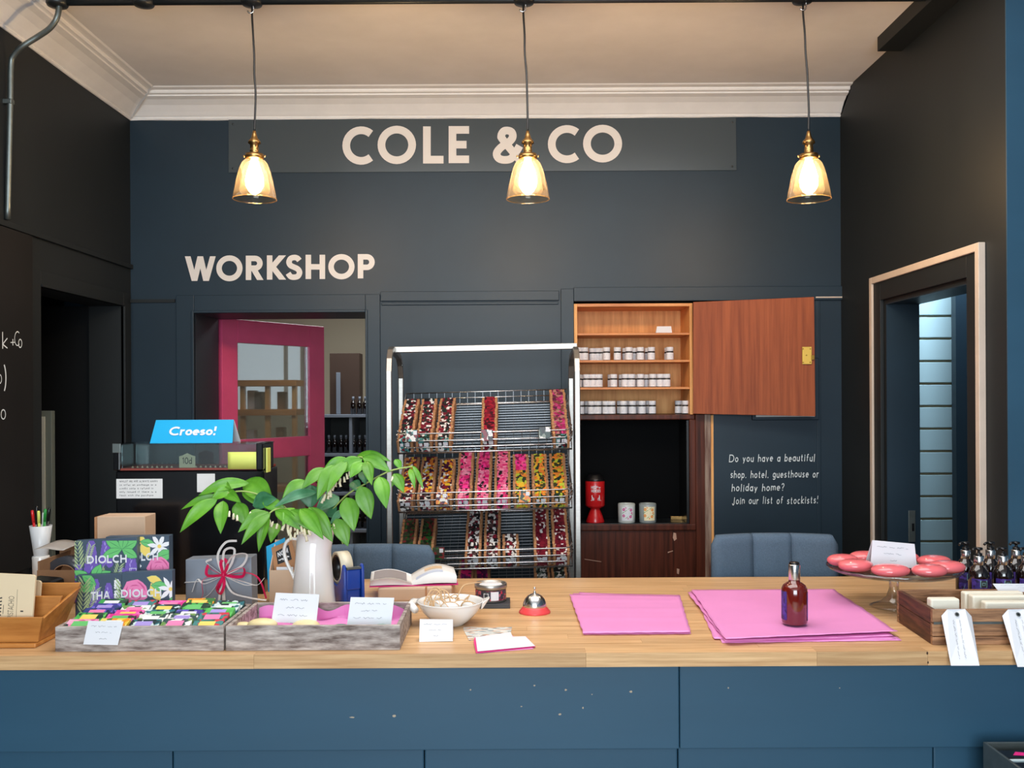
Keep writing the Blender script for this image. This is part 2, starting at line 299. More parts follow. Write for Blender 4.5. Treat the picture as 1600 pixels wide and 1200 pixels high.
# ---------------- lettering ----------------
def A(cx, cy, rx, ry, a0, a1, n=14): return [(cx + rx * math.cos(math.radians(a0 + (a1 - a0) * i / n)), cy + ry * math.sin(math.radians(a0 + (a1 - a0) * i / n))) for i in range(n + 1)]
def smooth(pts, k=4):
    out = []; n = len(pts)
    for i in range(n - 1):
        p0, p1, p2, p3 = pts[max(i - 1, 0)], pts[i], pts[i + 1], pts[min(i + 2, n - 1)]
        for j in range(k):
            t = j / k
            out.append(tuple(0.5 * (2 * p1[d] + (p2[d] - p0[d]) * t + (2 * p0[d] - 5 * p1[d] + 4 * p2[d] - p3[d]) * t * t + (3 * p1[d] - p0[d] - 3 * p2[d] + p3[d]) * t ** 3) for d in range(len(p1))))
    out.append(tuple(pts[-1])); return out
BO = A(.5, .3, .5, .3, 0, 360)
G = {
 'C': (.84, [('c', A(.6, .5, .6, .5, 50, 310, 24))]), 'O': (1.0, [('o', A(.5, .5, .5, .5, 0, 360, 36))]),
 'L': (.52, [('p', [(0, 1), (0, 0), (1, 0)])]), 'E': (.53, [('p', [(1, 1), (0, 1), (0, 0), (1, 0)]), ('c', [(0, .5), (1.1, .5)])]),
 '&': (.78, [('c', smooth([(1.05, -.05), (.3, .66), (.2, .82), (.3, .97), (.46, 1), (.64, .95), (.7, .8), (.58, .64), (.18, .42), (0, .22), (.1, .05), (.38, 0), (.68, .08), (1.0, .48)]))]),
 'W': (1.28, [('h', 0, 1, .27, 0), ('h', .27, 0, .5, 1), ('h', .5, 1, .73, 0), ('h', .73, 0, 1, 1)]),
 'R': (.66, [('p', [(0, 0), (0, 1)]), ('c', [(0, 1), (.5, 1)] + A(.55, .74, .42, .26, 90, -90) + [(0, .48)]), ('h', .4, .48, 1, 0)]),
 'P': (.64, [('p', [(0, 0), (0, 1)]), ('c', [(0, 1), (.5, 1)] + A(.55, .72, .45, .28, 90, -90) + [(0, .44)])]),
 'K': (.74, [('p', [(0, 0), (0, 1)]), ('h', .08, .42, .98, 1), ('h', .25, .52, 1, 0)]),
 'S': (.62, [('c', smooth([(.95, .85), (.78, .96), (.52, 1), (.2, .94), (.07, .76), (.2, .6), (.5, .51), (.82, .41), (.97, .24), (.82, .05), (.48, 0), (.2, .04), (0, .2)]))]),
 'H': (.76, [('p', [(0, 0), (0, 1)]), ('p', [(1, 0), (1, 1)]), ('c', [(0, .5), (1, .5)])]),
 'D': (.84, [('o', [(0, 0), (0, 1), (.42, 1)] + A(.42, .5, .58, .5, 90, -90))]), 'I': (.2, [('p', [(.5, 0), (.5, 1)])]),
 'T': (.6, [('p', [(0, 1), (1, 1)]), ('p', [(.5, 1), (.5, 0)])]), 'A': (.9, [('h', 0, 0, .5, 1), ('h', 1, 0, .5, 1), ('c', [(.2, .3), (.8, .3)])]),
 'N': (.76, [('p', [(0, 0), (0, 1)]), ('p', [(1, 0), (1, 1)]), ('h', 0, 1, 1, 0)]), 'M': (.95, [('p', [(0, 0), (0, 1)]), ('p', [(1, 0), (1, 1)]), ('c', [(0, 1), (.5, .2), (1, 1)])]),
 'V': (.8, [('h', 0, 1, .5, 0), ('h', .5, 0, 1, 1)]), 'Y': (.7, [('c', [(0, 1), (.5, .45), (1, 1)]), ('p', [(.5, .45), (.5, 0)])]), 'X': (.7, [('h', 0, 0, 1, 1), ('h', 0, 1, 1, 0)]),
 'F': (.5, [('p', [(0, 0), (0, 1), (1, 1)]), ('c', [(0, .5), (.9, .5)])]), 'J': (.4, [('c', [(.8, 1), (.8, .1)] + A(.4, .1, .4, .25, 0, -180))]),
 'a': (.46, [('o', BO), ('p', [(1, .6), (1, 0)])]), 'b': (.46, [('p', [(0, 1), (0, 0)]), ('o', BO)]), 'c': (.42, [('c', A(.55, .3, .55, .3, 50, 310))]),
 'd': (.46, [('o', BO), ('p', [(1, 1), (1, 0)])]), 'e': (.46, [('c', [(0, .32), (1, .32)] + A(.5, .3, .5, .3, 4, 315))]),
 'f': (.34, [('c', A(.75, .8, .35, .2, 40, 180) + [(.4, 0)]), ('c', [(0, .6), (.9, .6)])]), 'g': (.46, [('o', BO), ('c', [(1, .6), (1, -.15)] + A(.5, -.15, .5, .17, 0, -150))]),
 'h': (.44, [('p', [(0, 1), (0, 0)]), ('c', [(0, .3)] + A(.5, .35, .5, .25, 180, 0) + [(1, 0)])]), 'i': (.1, [('p', [(.5, .6), (.5, 0)]), ('p', [(.5, .82), (.5, .84)])]),
 'j': (.22, [('c', [(.8, .6), (.8, -.15), (0, -.3)]), ('p', [(.8, .82), (.8, .84)])]), 'k': (.42, [('p', [(0, 1), (0, 0)]), ('p', [(1, .6), (0, .25), (1, 0)])]),
 'l': (.12, [('p', [(.5, 1), (.5, 0)])]), 'm': (.72, [('p', [(0, .6), (0, 0)]), ('c', A(.25, .4, .25, .2, 180, 0) + [(.5, 0)]), ('c', A(.75, .4, .25, .2, 180, 0) + [(1, 0)])]),
 'n': (.44, [('p', [(0, .6), (0, 0)]), ('c', [(0, .3)] + A(.5, .35, .5, .25, 180, 0) + [(1, 0)])]), 'o': (.48, [('o', BO)]),
 'p': (.46, [('p', [(0, .6), (0, -.32)]), ('o', BO)]), 'q': (.46, [('p', [(1, .6), (1, -.32)]), ('o', BO)]), 'r': (.3, [('p', [(0, .6), (0, 0)]), ('c', A(.8, .32, .8, .28, 180, 70))]),
 's': (.38, [('c', smooth([(.95, .52), (.55, .6), (.12, .5), (.2, .36), (.75, .26), (.95, .12), (.5, 0), (0, .07)], 3))]), 't': (.32, [('c', [(.4, .92), (.4, .1), (.6, 0), (1, .05)]), ('c', [(0, .6), (.9, .6)])]),
 'u': (.44, [('c', [(0, .6)] + A(.5, .25, .5, .25, 180, 360) + [(1, .6)]), ('p', [(1, .6), (1, 0)])]), 'v': (.42, [('c', [(0, .6), (.5, 0), (1, .6)])]),
 'w': (.62, [('c', [(0, .6), (.25, 0), (.5, .55), (.75, 0), (1, .6)])]), 'x': (.42, [('c', [(0, .6), (1, 0)]), ('c', [(0, 0), (1, .6)])]),
 'y': (.44, [('c', [(0, .6), (.5, .04)]), ('c', [(1, .6), (.3, -.3)])]), '.': (.1, [('p', [(.5, 0), (.5, .03)])]), '!': (.12, [('p', [(.5, 1), (.5, .62)]), ('p', [(.5, 0), (.5, .03)])]),
 '?': (.42, [('c', A(.5, .75, .45, .25, 170, -50) + [(.5, .4), (.5, .25)]), ('p', [(.5, 0), (.5, .03)])]), '+': (.4, [('p', [(0, .35), (1, .35)]), ('p', [(.5, .12), (.5, .6)])]),
 ')': (.2, [('c', A(-.6, .4, 1.4, .7, 55, -55))]), '1': (.25, [('c', [(0, .8), (.8, 1), (.8, 0)])]), '0': (.55, [('o', A(.5, .5, .5, .5, 0, 360, 20))]), ' ': (.32, []),
}
def glyph(mb, ch, W, w, fn, mi=0):
    """ch in a box W wide, 1 high (cap), stroke w; fn maps (u, v) to 3-D"""
    mp = lambda p: (w / 2 + p[0] * (W - w), w / 2 + p[1] * (1 - w))
    o_ = fn(0, 0); nrm = (fn(.05, 0) - o_).cross(fn(0, .05) - o_).normalized(); hh_ = (fn(0, 1) - o_).length; start = len(mb.v)
    for si, st in enumerate(G[ch][1]):
        if st[0] == 'h':
            _, x0, y0, x1, y1 = st; a = mp((x0, y0)); b = mp((x1, y1))
            fa = 0 if y0 == 0 else (1 if y0 == 1 else a[1]); fb = 0 if y1 == 0 else (1 if y1 == 1 else b[1])
            dx, dy = b[0] - a[0], fb - fa; hw = w / 2 * math.hypot(dx, dy) / (abs(dy) or 1)
            mb.poly([(a[0] - hw, fa), (a[0] + hw, fa), (b[0] + hw, fb), (b[0] - hw, fb)], fn, mi)
        else: mb.rib([mp(p) for p in st[1]], w, fn, mi, closed=st[0] == 'o', cap='s' if st[0] == 'p' else 'b')
        n_ = len(mb.v)
        for q_ in range(start, n_): mb.v[q_] = mb.v[q_] + nrm * (hh_ * (.002 * si + .00012 * (q_ - start)))
        start = n_
def textw(s, w, gap): return sum(max(G[c][0], 0.1) + w + gap for c in s) - gap
def text(mb, s, w, fn, mi=0, gap=.16, width=None, jit=0):
    k = 1.0
    if width: k = width / textw(s, w, gap)
    x = 0
    for c in s:
        W = max(G[c][0], 0.1) + w; j = random.uniform(-jit, jit)
        glyph(mb, c, W, w, (lambda u, v, x=x, j=j: fn((x + u) * k, v + j)), mi); x += W + gap
def frame(o, ux, uy):
    o, ux, uy = Vector(o), Vector(ux), Vector(uy); return lambda u, v: o + ux * u + uy * v
def scribble(mb, x0, x1, y, h, w, fn, mi=0, words=None):
    x = x0
    while x < x1 - h:
        L_ = random.uniform(2.2, 5) * h; e = min(x + L_, x1); pts = []; t = x
        while t < e: pts.append((t, y + random.uniform(-.5, .5) * h)); t += h * 0.45
        if len(pts) > 1: mb.rib(pts, w, fn, mi, cap='b')
        x = e + h * 0.8
def clip(poly, x0, y0, x1, y1):
    def cl(p, ins, inter):
        o = []
        for i in range(len(p)):
            a, b = p[i - 1], p[i]
            if ins(b):
                if not ins(a): o.append(inter(a, b))
                o.append(b)
            elif ins(a): o.append(inter(a, b))
        return o
    def ix(v): return lambda a, b: (v, a[1] + (b[1] - a[1]) * (v - a[0]) / (b[0] - a[0]))
    def iy(v): return lambda a, b: (a[0] + (b[0] - a[0]) * (v - a[1]) / (b[1] - a[1]), v)
    for ins, f in ((lambda p: p[0] >= x0, ix(x0)), (lambda p: p[0] <= x1, ix(x1)), (lambda p: p[1] >= y0, iy(y0)), (lambda p: p[1] <= y1, iy(y1))):
        if not poly: return poly
        poly = cl(poly, ins, f)
    return poly
def struct(mb, name, m, **k): return mb.build(name, m, kind='structure', **k)

ORD = ['first', 'second', 'third', 'fourth', 'fifth', 'sixth', 'seventh', 'eighth', 'ninth', 'tenth', 'eleventh', 'twelfth', 'thirteenth', 'fourteenth', 'fifteenth', 'sixteenth', 'seventeenth', 'eighteenth']
# ======================= ROOM =======================
XL, XR, YB, CZ, YF = -1.705, 1.476, 4.30, 2.898, -2.6
DX0, DX1, DZ, YB2 = -1.418, -0.653, 1.931, 4.64      # workshop doorway
KX0, KX1, KZ = 0.278, 0.90, 1.975                      # cupboard recess
LY0, LY1, LZ = 3.456, 4.19, 1.955                      # left doorway
RY0, RY1, RZ = 3.088, 3.785, 1.91                      # right doorway
m = MB(); m.box(-4.5, YF, -0.05, 3.2, 8.2, 0); struct(m, 'floor', FLOORW)
m = MB(); m.box(-4.5, YF, CZ, 3.2, 8.2, CZ + .05); struct(m, 'ceiling', PLASTER)
m = MB()
m.box(XL - .3, YB, 0, DX0, YB2, CZ); m.box(DX0, YB, DZ, DX1, YB2, CZ); m.box(DX1, YB, 0, KX0, YB2, CZ)
m.box(KX0, YB, KZ, KX1, YB2, CZ); m.box(KX1, YB, 0, 3.2, YB2, CZ); m.box(KX0, YB2 - .03, 0, KX1, YB2, KZ)
struct(m, 'wall_back', PAINT)
m = MB()
m.box(XL - .14, YF, 0, XL, LY0, CZ); m.box(XL - .14, LY0, LZ, XL, LY1, CZ); m.box(XL - .14, LY1, 0, XL, YB, CZ)
struct(m, 'wall_left', PAINT_DK)
m = MB()
m.box(XR, 2.86, 0, XR + .13, RY0, CZ); m.box(XR, RY0, RZ, XR + .13, RY1, CZ); m.box(XR, RY1, 0, XR + .13, YB, CZ)
struct(m, 'wall_right', PAINT_DK)
m = MB(); m.box(XR + .13, 2.86, 0, 2.5, 2.99, CZ); m.box(XR - .001, 2.855, 0, XR + .13, 2.86, CZ); m.box(2.5, YF, 0, 2.6, 4.6, CZ); struct(m, 'wall_right_return', PAINT_CT)
# shop front behind the photographer: piers and a lintel around a wide window
m = MB(); m.box(-1.9, YF - .1, 0, 2.6, YF, .55); m.box(-1.9, YF - .1, 2.65, 2.6, YF, CZ); m.box(-1.9, YF - .1, .55, -1.6, YF, 2.65); m.box(1.6, YF - .1, .55, 2.6, YF, 2.65)
struct(m, 'wall_front', PAINT)
# back room, left room and side room shells
m = MB(); m.box(-4.5, 8.0, 0, 1.2, 8.1, CZ); m.box(1.0, YB2, 0, 1.1, 8.1, CZ); m.box(-4.5, 4.7, 0, -4.4, 8.1, CZ)
struct(m, 'wall_back_room', PORCH)
m = MB(); m.box(-4.5, 2.4, 0, -4.4, 4.7, CZ); m.box(-4.5, 2.3, 0, XL - .14, 2.4, CZ); m.box(-4.5, 4.64, 0, XL - .3, 4.7, CZ)
struct(m, 'wall_left_room', PAINT_BK)
# plain panelling lines on the back wall
def board(mb, x0, z0, x1, z1, d=.012, y=YB): mb.box(x0, y - d, z0, x1, y, z1)
def bx(px): return (px - 800) * YB / F
def bz(py, px=800): return P(px, py, YB).z
m = MB()     # door architrave
board(m, bx(277), 0, DX0, bz(459)); board(m, DX0, DZ, DX1, bz(459)); board(m, DX1, 0, bx(595), bz(459))
board(m, DX0 - .012, 0, DX0, DZ + .012, .02); board(m, DX1, 0, DX1 + .01, DZ + .012, .02); board(m, DX0, DZ, DX1, DZ + .012, .02)
o = struct(m, 'trim_1', PAINT, bevel=.002)
m = MB(); board(m, bx(596), bz(470), bx(874), bz(455), .014); board(m, bx(597), bz(476), bx(873), bz(472), .008); struct(m, 'trim_2', PAINT, bevel=.002)
m = MB(); board(m, bx(877), 0, KX0, bz(452), .014); board(m, KX0, KZ, bx(1320), bz(450), .014); board(m, bx(1276), 0, bx(1282), KZ, .004); struct(m, 'trim_3', PAINT, bevel=.002)
m = MB(); board(m, XL, bz(470), bx(275), bz(465), .010); struct(m, 'trim_4', PAINT_DK)
m = MB(); board(m, bx(1274), bz(468.5), bx(1320), bz(466.5), .016); struct(m, 'trim_5', CREAMTRIM)
# left wall: ledge and door architrave
m = MB(); m.box(XL, 2.0, 2.13, XL + .012, YB, 2.15); m.box(XL, LY1, 0, XL + .012, LY1 + .05, LZ + .06); m.box(XL, LY0 - .07, 0, XL + .012, LY0, LZ + .06); m.box(XL, LY0, LZ, XL + .012, LY1, LZ + .06)
m.box(XL, LY1, 0, XL + .018, LY1 + .008, LZ); m.box(XL, LY0, LZ, XL + .018, LY1, LZ + .008)
struct(m, 'trim_6', PAINT_DK, bevel=.002)
m = MB(); m.box(XL - .6, LY1 + .02, 0, XL - .14, LY1 + .06, LZ); struct(m, 'door_1', PAINT_BK)   # dark leaf folded back in the left doorway
# right wall: cream outer architrave, dark inner one
def rframe(mb, y0, y1, z1, wd, d, x=XR):
    mb.box(x - d, y0, 0, x, y0 + wd, z1); mb.box(x - d, y1 - wd, 0, x, y1, z1); mb.box(x - d, y0 + wd, z1 - wd, x, y1 - wd, z1)
m = MB(); rframe(m, 2.988, 3.905, 2.024, .026, .022); struct(m, 'trim_7', CREAMTRIM, bevel=.002)
m = MB(); rframe(m, 3.014, 3.879, 1.998, .072, .014); struct(m, 'trim_8', PAINT_DK, bevel=.002)
m = MB(); m.box(1.385, YF, 2.845, XR, 3.62, CZ); struct(m, 'trim_9', PAINT_DK)
m = MB(); m.box(XR, RY1 - .004, 0, XR + .13, RY1, RZ); m.box(XR, RY0, RZ - .004, XR + .13, RY1, RZ); struct(m, 'trim_10', PAINT)
t = thing('strike_plate', 'steel latch plate set low in the right-hand door jamb', 'latch plate', (1.575, 3.775, 1.07))
m = MB(); a = P(1420, 798, 3.775); b = P(1431, 847, 3.775); m.box(a.x, 3.777, b.z, b.x, 3.781, a.z); m.build('plate', GALV, t, bevel=.001)
m = MB(); m.box(a.x + .012, 3.774, a.z - .08, b.x - .006, 3.7775, a.z - .05); m.build('latch_hole', BLACK, t)
# pale blue slat wall in the side room, each slat a piece
sw = MB(); sw.box(1.55, 4.262, 0, 2.3, 4.2995, 2.4); sw = sw.build('wall_side_room', SLATG, kind='structure')
SP = 35.2 * 4.25 / F
z = bz(464) - 30 * SP
for k in range(31):
    s = MB(); s.box(1.55, 4.247, z + .005, 2.3, 4.262, z + SP - .005); s.build('slat', SLAT, sw, bevel=.002); z += SP
m = MB(); a = P(1493, 450, 4.02); m.box(a.x, 4.02, 0, 2.5, 4.06, 2.4); struct(m, 'door_2', PAINT)
# cornice: one moulded run along the left wall, one along the back wall
PR = [(0, 0), (.006, .0), (.010, .006), (.006, .012), (.016, .016), (.030, .030), (.055, .052), (.085, .068), (.112, .074), (.112, .080), (.128, .082), (.132, .088), (.132, .094), (.160, .097), (.168, .103), (.173, .104), (.173, .11)]
cz = CZ - .102
def corn(f0, f1, name):
    m = MB(); n = len(PR); k = 24; vs = []
    for i in range(k + 1):
        for j, (d, h) in enumerate(PR):
            a, b = Vector(f0(d)), Vector(f1(d)); p = a.lerp(b, i / k); jz = (random.uniform(-.002, .002) if j < 2 else 0)
            vs.append((p.x, p.y, cz + h + jz))
    fs = [(i * n + j, (i + 1) * n + j, (i + 1) * n + j + 1, i * n + j + 1) for i in range(k) for j in range(n - 1)]
    fs += [tuple(range(n)), tuple(k * n + j for j in range(n))[::-1]]
    m.add(vs, fs); return struct(m, name, CORNICE)
corn(lambda d: (XL + d, YF, 0), lambda d: (XL + d, YB - d, 0), 'trim_11')
corn(lambda d: (XL + d, YB - d, 0), lambda d: (XR, YB - d, 0), 'trim_12')
# ======================= SIGNS =======================
a, b = P(358, 188, YB), P(1150, 267, YB)
SIGNM = mat('sign_panel_gloss', (66, 76, 82), 0.25, spec=0.5)
t = thing('shop_sign', 'long grey sign panel reading COLE & CO under the cornice', 'sign', ((a.x + b.x) / 2, YB, b.z))
m = MB(); m.hexa([P(357, 270, YB - .006), P(1151, 266, YB - .006), P(1151, 266, YB), P(357, 270, YB)], [P(357, 187, YB - .006), P(1150, 184, YB - .006), P(1150, 184, YB), P(357, 187, YB)]); m.build('panel', SIGNM, t, bevel=.001)
def letter(ch, x0, x1, y0, y1, wpx, par, Y=YB, mt=CREAM, name='letter'):
    h = y1 - y0; W = (x1 - x0) / h; o = P(x0, y1, Y); ux = (P(x1, y1, Y) - o) / W; uy = P(x0, y0, Y) - o
    m = MB(); glyph(m, ch, W, wpx / h, lambda u, v: o + ux * u + uy * v)
    return m.build(name, mt, par)
for ch, x0, x1, y0, y1 in (('C', 535, 586, 197.5, 257.5), ('O', 590, 650, 196.5, 256.5), ('L', 661, 693, 197.5, 255.5), ('E', 701, 733, 197, 255), ('&', 770, 818, 198, 256), ('C', 856, 908, 195.5, 255), ('O', 911, 972, 195, 254)):
    letter(ch, x0, x1, y0, y1, 12, t, YB - .009)
for x, y in ((364, 194), (1144, 191), (364, 263), (1144, 260)):
    p = P(x, y, YB - .0065); s = MB(); s.lathe([(0, .001), (.004, .001), (.005, 0)], 10); s.v = [Vector((v.x, -v.z, v.y)) + p for v in s.v]; s.build('screw', DKMET, t)
t = thing('workshop_lettering', 'cream capital letters reading WORKSHOP above the open doorway', 'sign', P(438, 438, YB))
for ch, x0, x1, y0, y1 in (('W', 289, 337, 400.5, 439), ('O', 338, 379, 399, 439.5), ('R', 384, 411, 399.5, 437.5), ('K', 417, 446, 399, 437), ('S', 446, 473, 398, 437.5), ('H', 477.5, 508, 398, 436), ('O', 513, 554, 397, 436.5), ('P', 559, 585.5, 397, 435)):
    letter(ch, x0, x1, y0, y1, 8.6, t, YB - .002)
t = thing('wall_writing', 'white handwritten four-line question to stockists on blue wall', 'writing', P(1208, 790, YB))
for s, x0, x1, y, h in (('Do you have a beautiful', 1139, 1273, 722, 12), ('shop. hotel. guesthouse or', 1141, 1279, 747, 12), ('holiday home?', 1143, 1225, 768, 12), ('Join our list of stockists!', 1144, 1278, 788, 12)):
    o = P(x0, y, YB - .006); ux = (P(x1, y - 1, YB - .006) - o) / (x1 - x0) * h; uy = (P(x0, y - h, YB - .006) - o)
    m = MB(); text(m, s, .13, lambda u, v: o + ux * (u + v * .08) + uy * v, gap=.2, width=(x1 - x0) / h, jit=.04); m.build('line_of_writing', CHALK, t)
# ======================= CHALKBOARD, left =======================
BX = XL + .045
t = thing('chalkboard', 'tall black chalkboard on the left wall with cropped white writing', 'chalkboard', (BX, 2.6, ZT))
m = MB(); m.box(XL + .001, 1.4, ZT, BX, 3.33, 2.116); m.build('board', BLACKBOARD, t, bevel=.002)
def bd(px, py): Y = -(BX + .001) * F / (800 - px) * -1; Y = (-BX - .001) * F / (800 - px); return Vector((BX + .001, Y, P(px, py, Y).z))
def wr(s, px0, py, px1, h, it=0):
    o = bd(px0, py); e = bd(px1, py - (px1 - px0) * .06); uy = Vector((0, 0, h)); W = textw(s, .07, .22)
    m = MB(); text(m, s, .07, lambda u, v: o + (e - o) * (u / W) + uy * v, gap=.22); m.build('chalk_writing', CHALK, t)
wr('k', 4, 545, 12, .055); wr('+', 17, 542, 24, .04); wr('C', 23, 541, 31, .05); wr('o', 29, 544, 35, .05); wr(')', 5, 606, 11, .08); wr('o', -3, 600, 3, .05); wr('o', 1, 656, 9, .055)
# ======================= CONDUIT =======================
t = thing('ceiling_conduit', 'black ceiling conduit bending down the left wall to the chalkboard', 'conduit', P(90, 0, 3.2))
zc = 2.872
m = MB(); m.tube([(-1.49, 3.2, zc), (2.4, 3.2, zc)], .011, 10); m.build('straight_pipe', DKMET, t)
m = MB(); pts = [P(93, -4, 3.2), P(92, 14, 3.2), P(88, 30, 3.2), P(77, 45, 3.21), P(58, 58, 3.22), P(36, 72, 3.22), P(22, 86, 3.23), P(17, 102, 3.235), P(16, 160, 3.235), P(14, 250, 3.235), P(12, 343, 3.235)]
m.tube(smooth([tuple(p) for p in pts], 4), .0095, 10); m.build('bent_pipe', GALV, t)
m = MB(); p = P(12, 159, 3.235); m.box(p.x - .028, p.y - .012, p.z - .008, p.x + .018, p.y + .012, p.z + .008); m.build('pipe_clip', GALV, t, bevel=.003)
for px in (93, 228, 397, 822, 1257):
    m = MB(); x = (px - 800) * 3.2 / F; m.lathe([(0, .026), (.036, .026), (.036, -.004), (.032, -.012), (.012, -.014), (0, -.014)], 20, (x, 3.2, zc)); m.build('junction_box', DKMET, t)
# ======================= PENDANT LAMPS =======================
def pendant(px, top, label, wob):
    Y = 3.2; s = F / Y; b = P(px, 311, Y)   # rim centre
    t = thing('pendant_lamp', label, 'lamp', (b.x, Y, b.z), group='bell glass pendant lamps')
    X = b.x; Z = b.z
    x0 = (top - 800) * Y / F
    zt = P(px, 205, Y).z
    pts = [(x0, Y, zc - .01), (x0, Y, zc - .05)] + [(x0 + (X - x0) * k / 5 + wob[k - 1], Y, zc - .05 + (zt - zc + .05) * k / 6) for k in range(1, 6)] + [(X, Y, zt)]
    m = MB(); m.tube(smooth(pts, 5), .0035, 8); m.build('flex', BLACK, t)
    m = MB(); hk = [(x0 + .008, Y - .008, zc - .01), (x0 + .008, Y - .008, zc - .03)] + [(x0 + .008 + .011 * math.cos(a) - .011, Y - .008, zc - .03 - .012 * math.sin(a)) for a in [i * pi / 8 for i in range(0, 8)]]
    m.tube(hk, .0025, 8); m.build('hook', CHROME, t)
    zz = lambda py: P(px, py, Y).z - Z
    m = MB(); m.lathe([(0, zz(203)), (.005, zz(205)), (.008, zz(211)), (.011, zz(216)), (.020, zz(221)), (.021, zz(224)), (.014, zz(226)), (.014, zz(234)), (.0155, zz(235)), (.014, zz(237)), (.014, zz(240)), (.030, zz(241)), (.031, zz(247)), (.026, zz(249)), (0, zz(249))], 28, (X, Y, Z)); m.build('lamp_holder', BRASS, t)
    for sx in (-1, 1): m = MB(); m.ell((X + sx * .035, Y, Z + zz(244)), .004, .003, .004, 8, 6); m.build('grub_screw', BRASS, t)
    R = .0715
    pr = [(.022, zz(249)), (.034, zz(251)), (.043, zz(256)), (.050, zz(264)), (.057, zz(276)), (.063, zz(289)), (.068, zz(301)), (R, zz(311)), (R + .0012, zz(311.5)), (R, zz(312))]
    m = MB(); m.lathe(pr, 40, (X, Y, Z)); m.build('glass_shade', SHADE, t)
    m = MB(); m.tube([(X + (R) * math.cos(a), Y + R * math.sin(a), Z) for a in [i * pi / 20 for i in range(40)]], .0013, 6, True); m.build('shade_rim', SHADE, t)
    m = MB(); m.lathe([(.011, zz(249)), (.013, zz(254)), (.019, zz(262)), (.026, zz(272)), (.030, zz(282)), (.028, zz(291)), (.018, zz(299)), (.006, zz(303)), (0, zz(303.5))], 24, (X, Y, Z)); m.build('light_bulb', BULB, t)
pendant(398, 397, 'bell glass pendant lamp hanging left of the COLE & CO sign letters', [.002, .004, .003, .006, .003])
pendant(825, 821, 'bell glass pendant lamp hanging in front of the ampersand', [.001, -.001, .002, .001, 0])
pendant(1264, 1258, 'bell glass pendant lamp hanging nearest the dark right wall', [.002, .001, .003, .002, .001])
# ======================= BACK ROOM =======================
t = thing('pink_door', 'pink glazed door standing ajar in the workshop doorway', 'door', (-1.407, 4.66, 0))
ang = math.atan2(.60, .37)
T = Matrix.Translation((-1.407, 4.66, 0)) @ Matrix.Rotation(ang, 4, 'Z')
WD, HD = .72, 1.94
def dpart(name, x0, z0, x1, z1, y0=-.0, y1=.038, mt=MAGENTA, bv=.003): m = MB(T); m.box(x0, y0, z0, x1, y1, z1); return m.build(name, mt, t, bevel=bv)
dpart('stile', 0, .01, .10, HD); dpart('stile', WD - .115, .01, WD, HD)
dpart('rail', .10, HD - .115, WD - .115, HD); dpart('rail', .10, 1.24, WD - .115, 1.345); dpart('rail', .10, .01, WD - .115, .2)
m = MB(T); m.box(.10, .016, 1.345, WD - .115, .021, HD - .115); m.build('glass_pane', PANE, t)
m = MB(T); m.box(.10, .016, .2, WD - .115, .021, 1.24); m.build('glass_pane', PANE, t)
m = MB(T); m.tube([(WD - .05, -.0, 1.1), (WD - .05, -.05, 1.1), (WD - .12, -.05, 1.1)], .008, 8); m.build('handle', BRASS, t)
# back room window and fittings, seen through the pane
a, b = P(366, 505, 7.98), P(475, 645, 7.98)
wn = MB(); wn.box(a.x, 7.985, b.z, b.x, 7.998, a.z); wn = wn.build('window_1', CREAMTRIM, kind='structure')
m = MB(); m.box(a.x + .03, 7.975, b.z + .03, (a.x + b.x) / 2 + .12, 7.985, a.z - .03); m.build('pane', SKYPANE, wn)
m = MB(); m.box((a.x + b.x) / 2 + .16, 7.975, b.z + .03, b.x - .03, 7.985, a.z - .03); m.build('pane', SKYPANE, wn)
t = thing('wooden_rack', 'pale wooden shelf rack glimpsed through the pink door pane', 'shelf', P(420, 690, 6.9) * 1)
t.location.z = 0; WM[t.name] = Matrix.Translation(t.location)
def bp(x0, y0, x1, y1, Y, D, name, mt, par): a, b = P(x0, y0, Y), P(x1, y1, Y); m = MB(); m.box(a.x, Y, b.z, b.x, Y + D, a.z); return m.build(name, mt, par, bevel=.002)
for x in (375, 414, 456): a, b = P(x, 594, 6.9), P(x + 7, 594, 6.9); m = MB(); m.box(a.x, 6.9, 0, b.x, 6.94, a.z); m.build('post', PINE, t)
for y in (594, 640, 700, 760): bp(366, y, 463, y + 9, 6.88, .3, 'shelf', PINEH, t)
for i, (x, y0, y1, c) in enumerate(((385, 610, 640, WHITE), (396, 612, 640, GREYBOX), (432, 612, 640, CARDB), (384, 672, 700, WHITE), (430, 668, 700, CARDB))):
    a, b = P(x, y0, 6.95), P(x + 12, y1, 6.95)
    b.z = P(x, y1, 6.88).z + .0005; o = MB(); o.box(a.x, 6.97, b.z, b.x, 7.07, a.z); o.build('storage_box', c, loc=((a.x + b.x) / 2, 7.0, b.z), bevel=.004, label=['white carton on the upper back-room rack shelf', 'grey carton on the upper back-room rack shelf', 'brown carton on the upper back-room rack shelf', 'white carton on the lower back-room rack shelf', 'brown carton on the lower back-room rack shelf'][i], cat='box')
t = thing('stock_shelving', 'grey painted shelving of dark bottles seen through the workshop doorway', 'shelving', (P(545, 900, 6.6).x, 6.7, 0))
for y in (648, 709, 770, 828): bp(500, y, 600, y + 4, 6.6, .35, 'shelf', GREYBOX, t)
for x in (498, 545, 598): a = P(x, 649, 6.6); m = MB(); m.box(a.x, 6.61, 0, a.x + .02, 6.93, a.z); m.build('upright', GREYBOX, t)
bp(498, 649, 600, 880, 6.95, .02, 'back_panel', mat('shelf_back_grey', (70, 74, 74), .7), t)
bk = thing('dark_carton', 'tall brown carton on top of the back-room shelving', 'box', P(530, 647, 6.65)); bp(515, 552, 562, 648, 6.75, .15, 'carton', mat('brown_carton', (70, 50, 38), .7), bk); bp(525, 582, 532, 647, 6.70, .01, 'clear_tape', GREYBOX, bk)
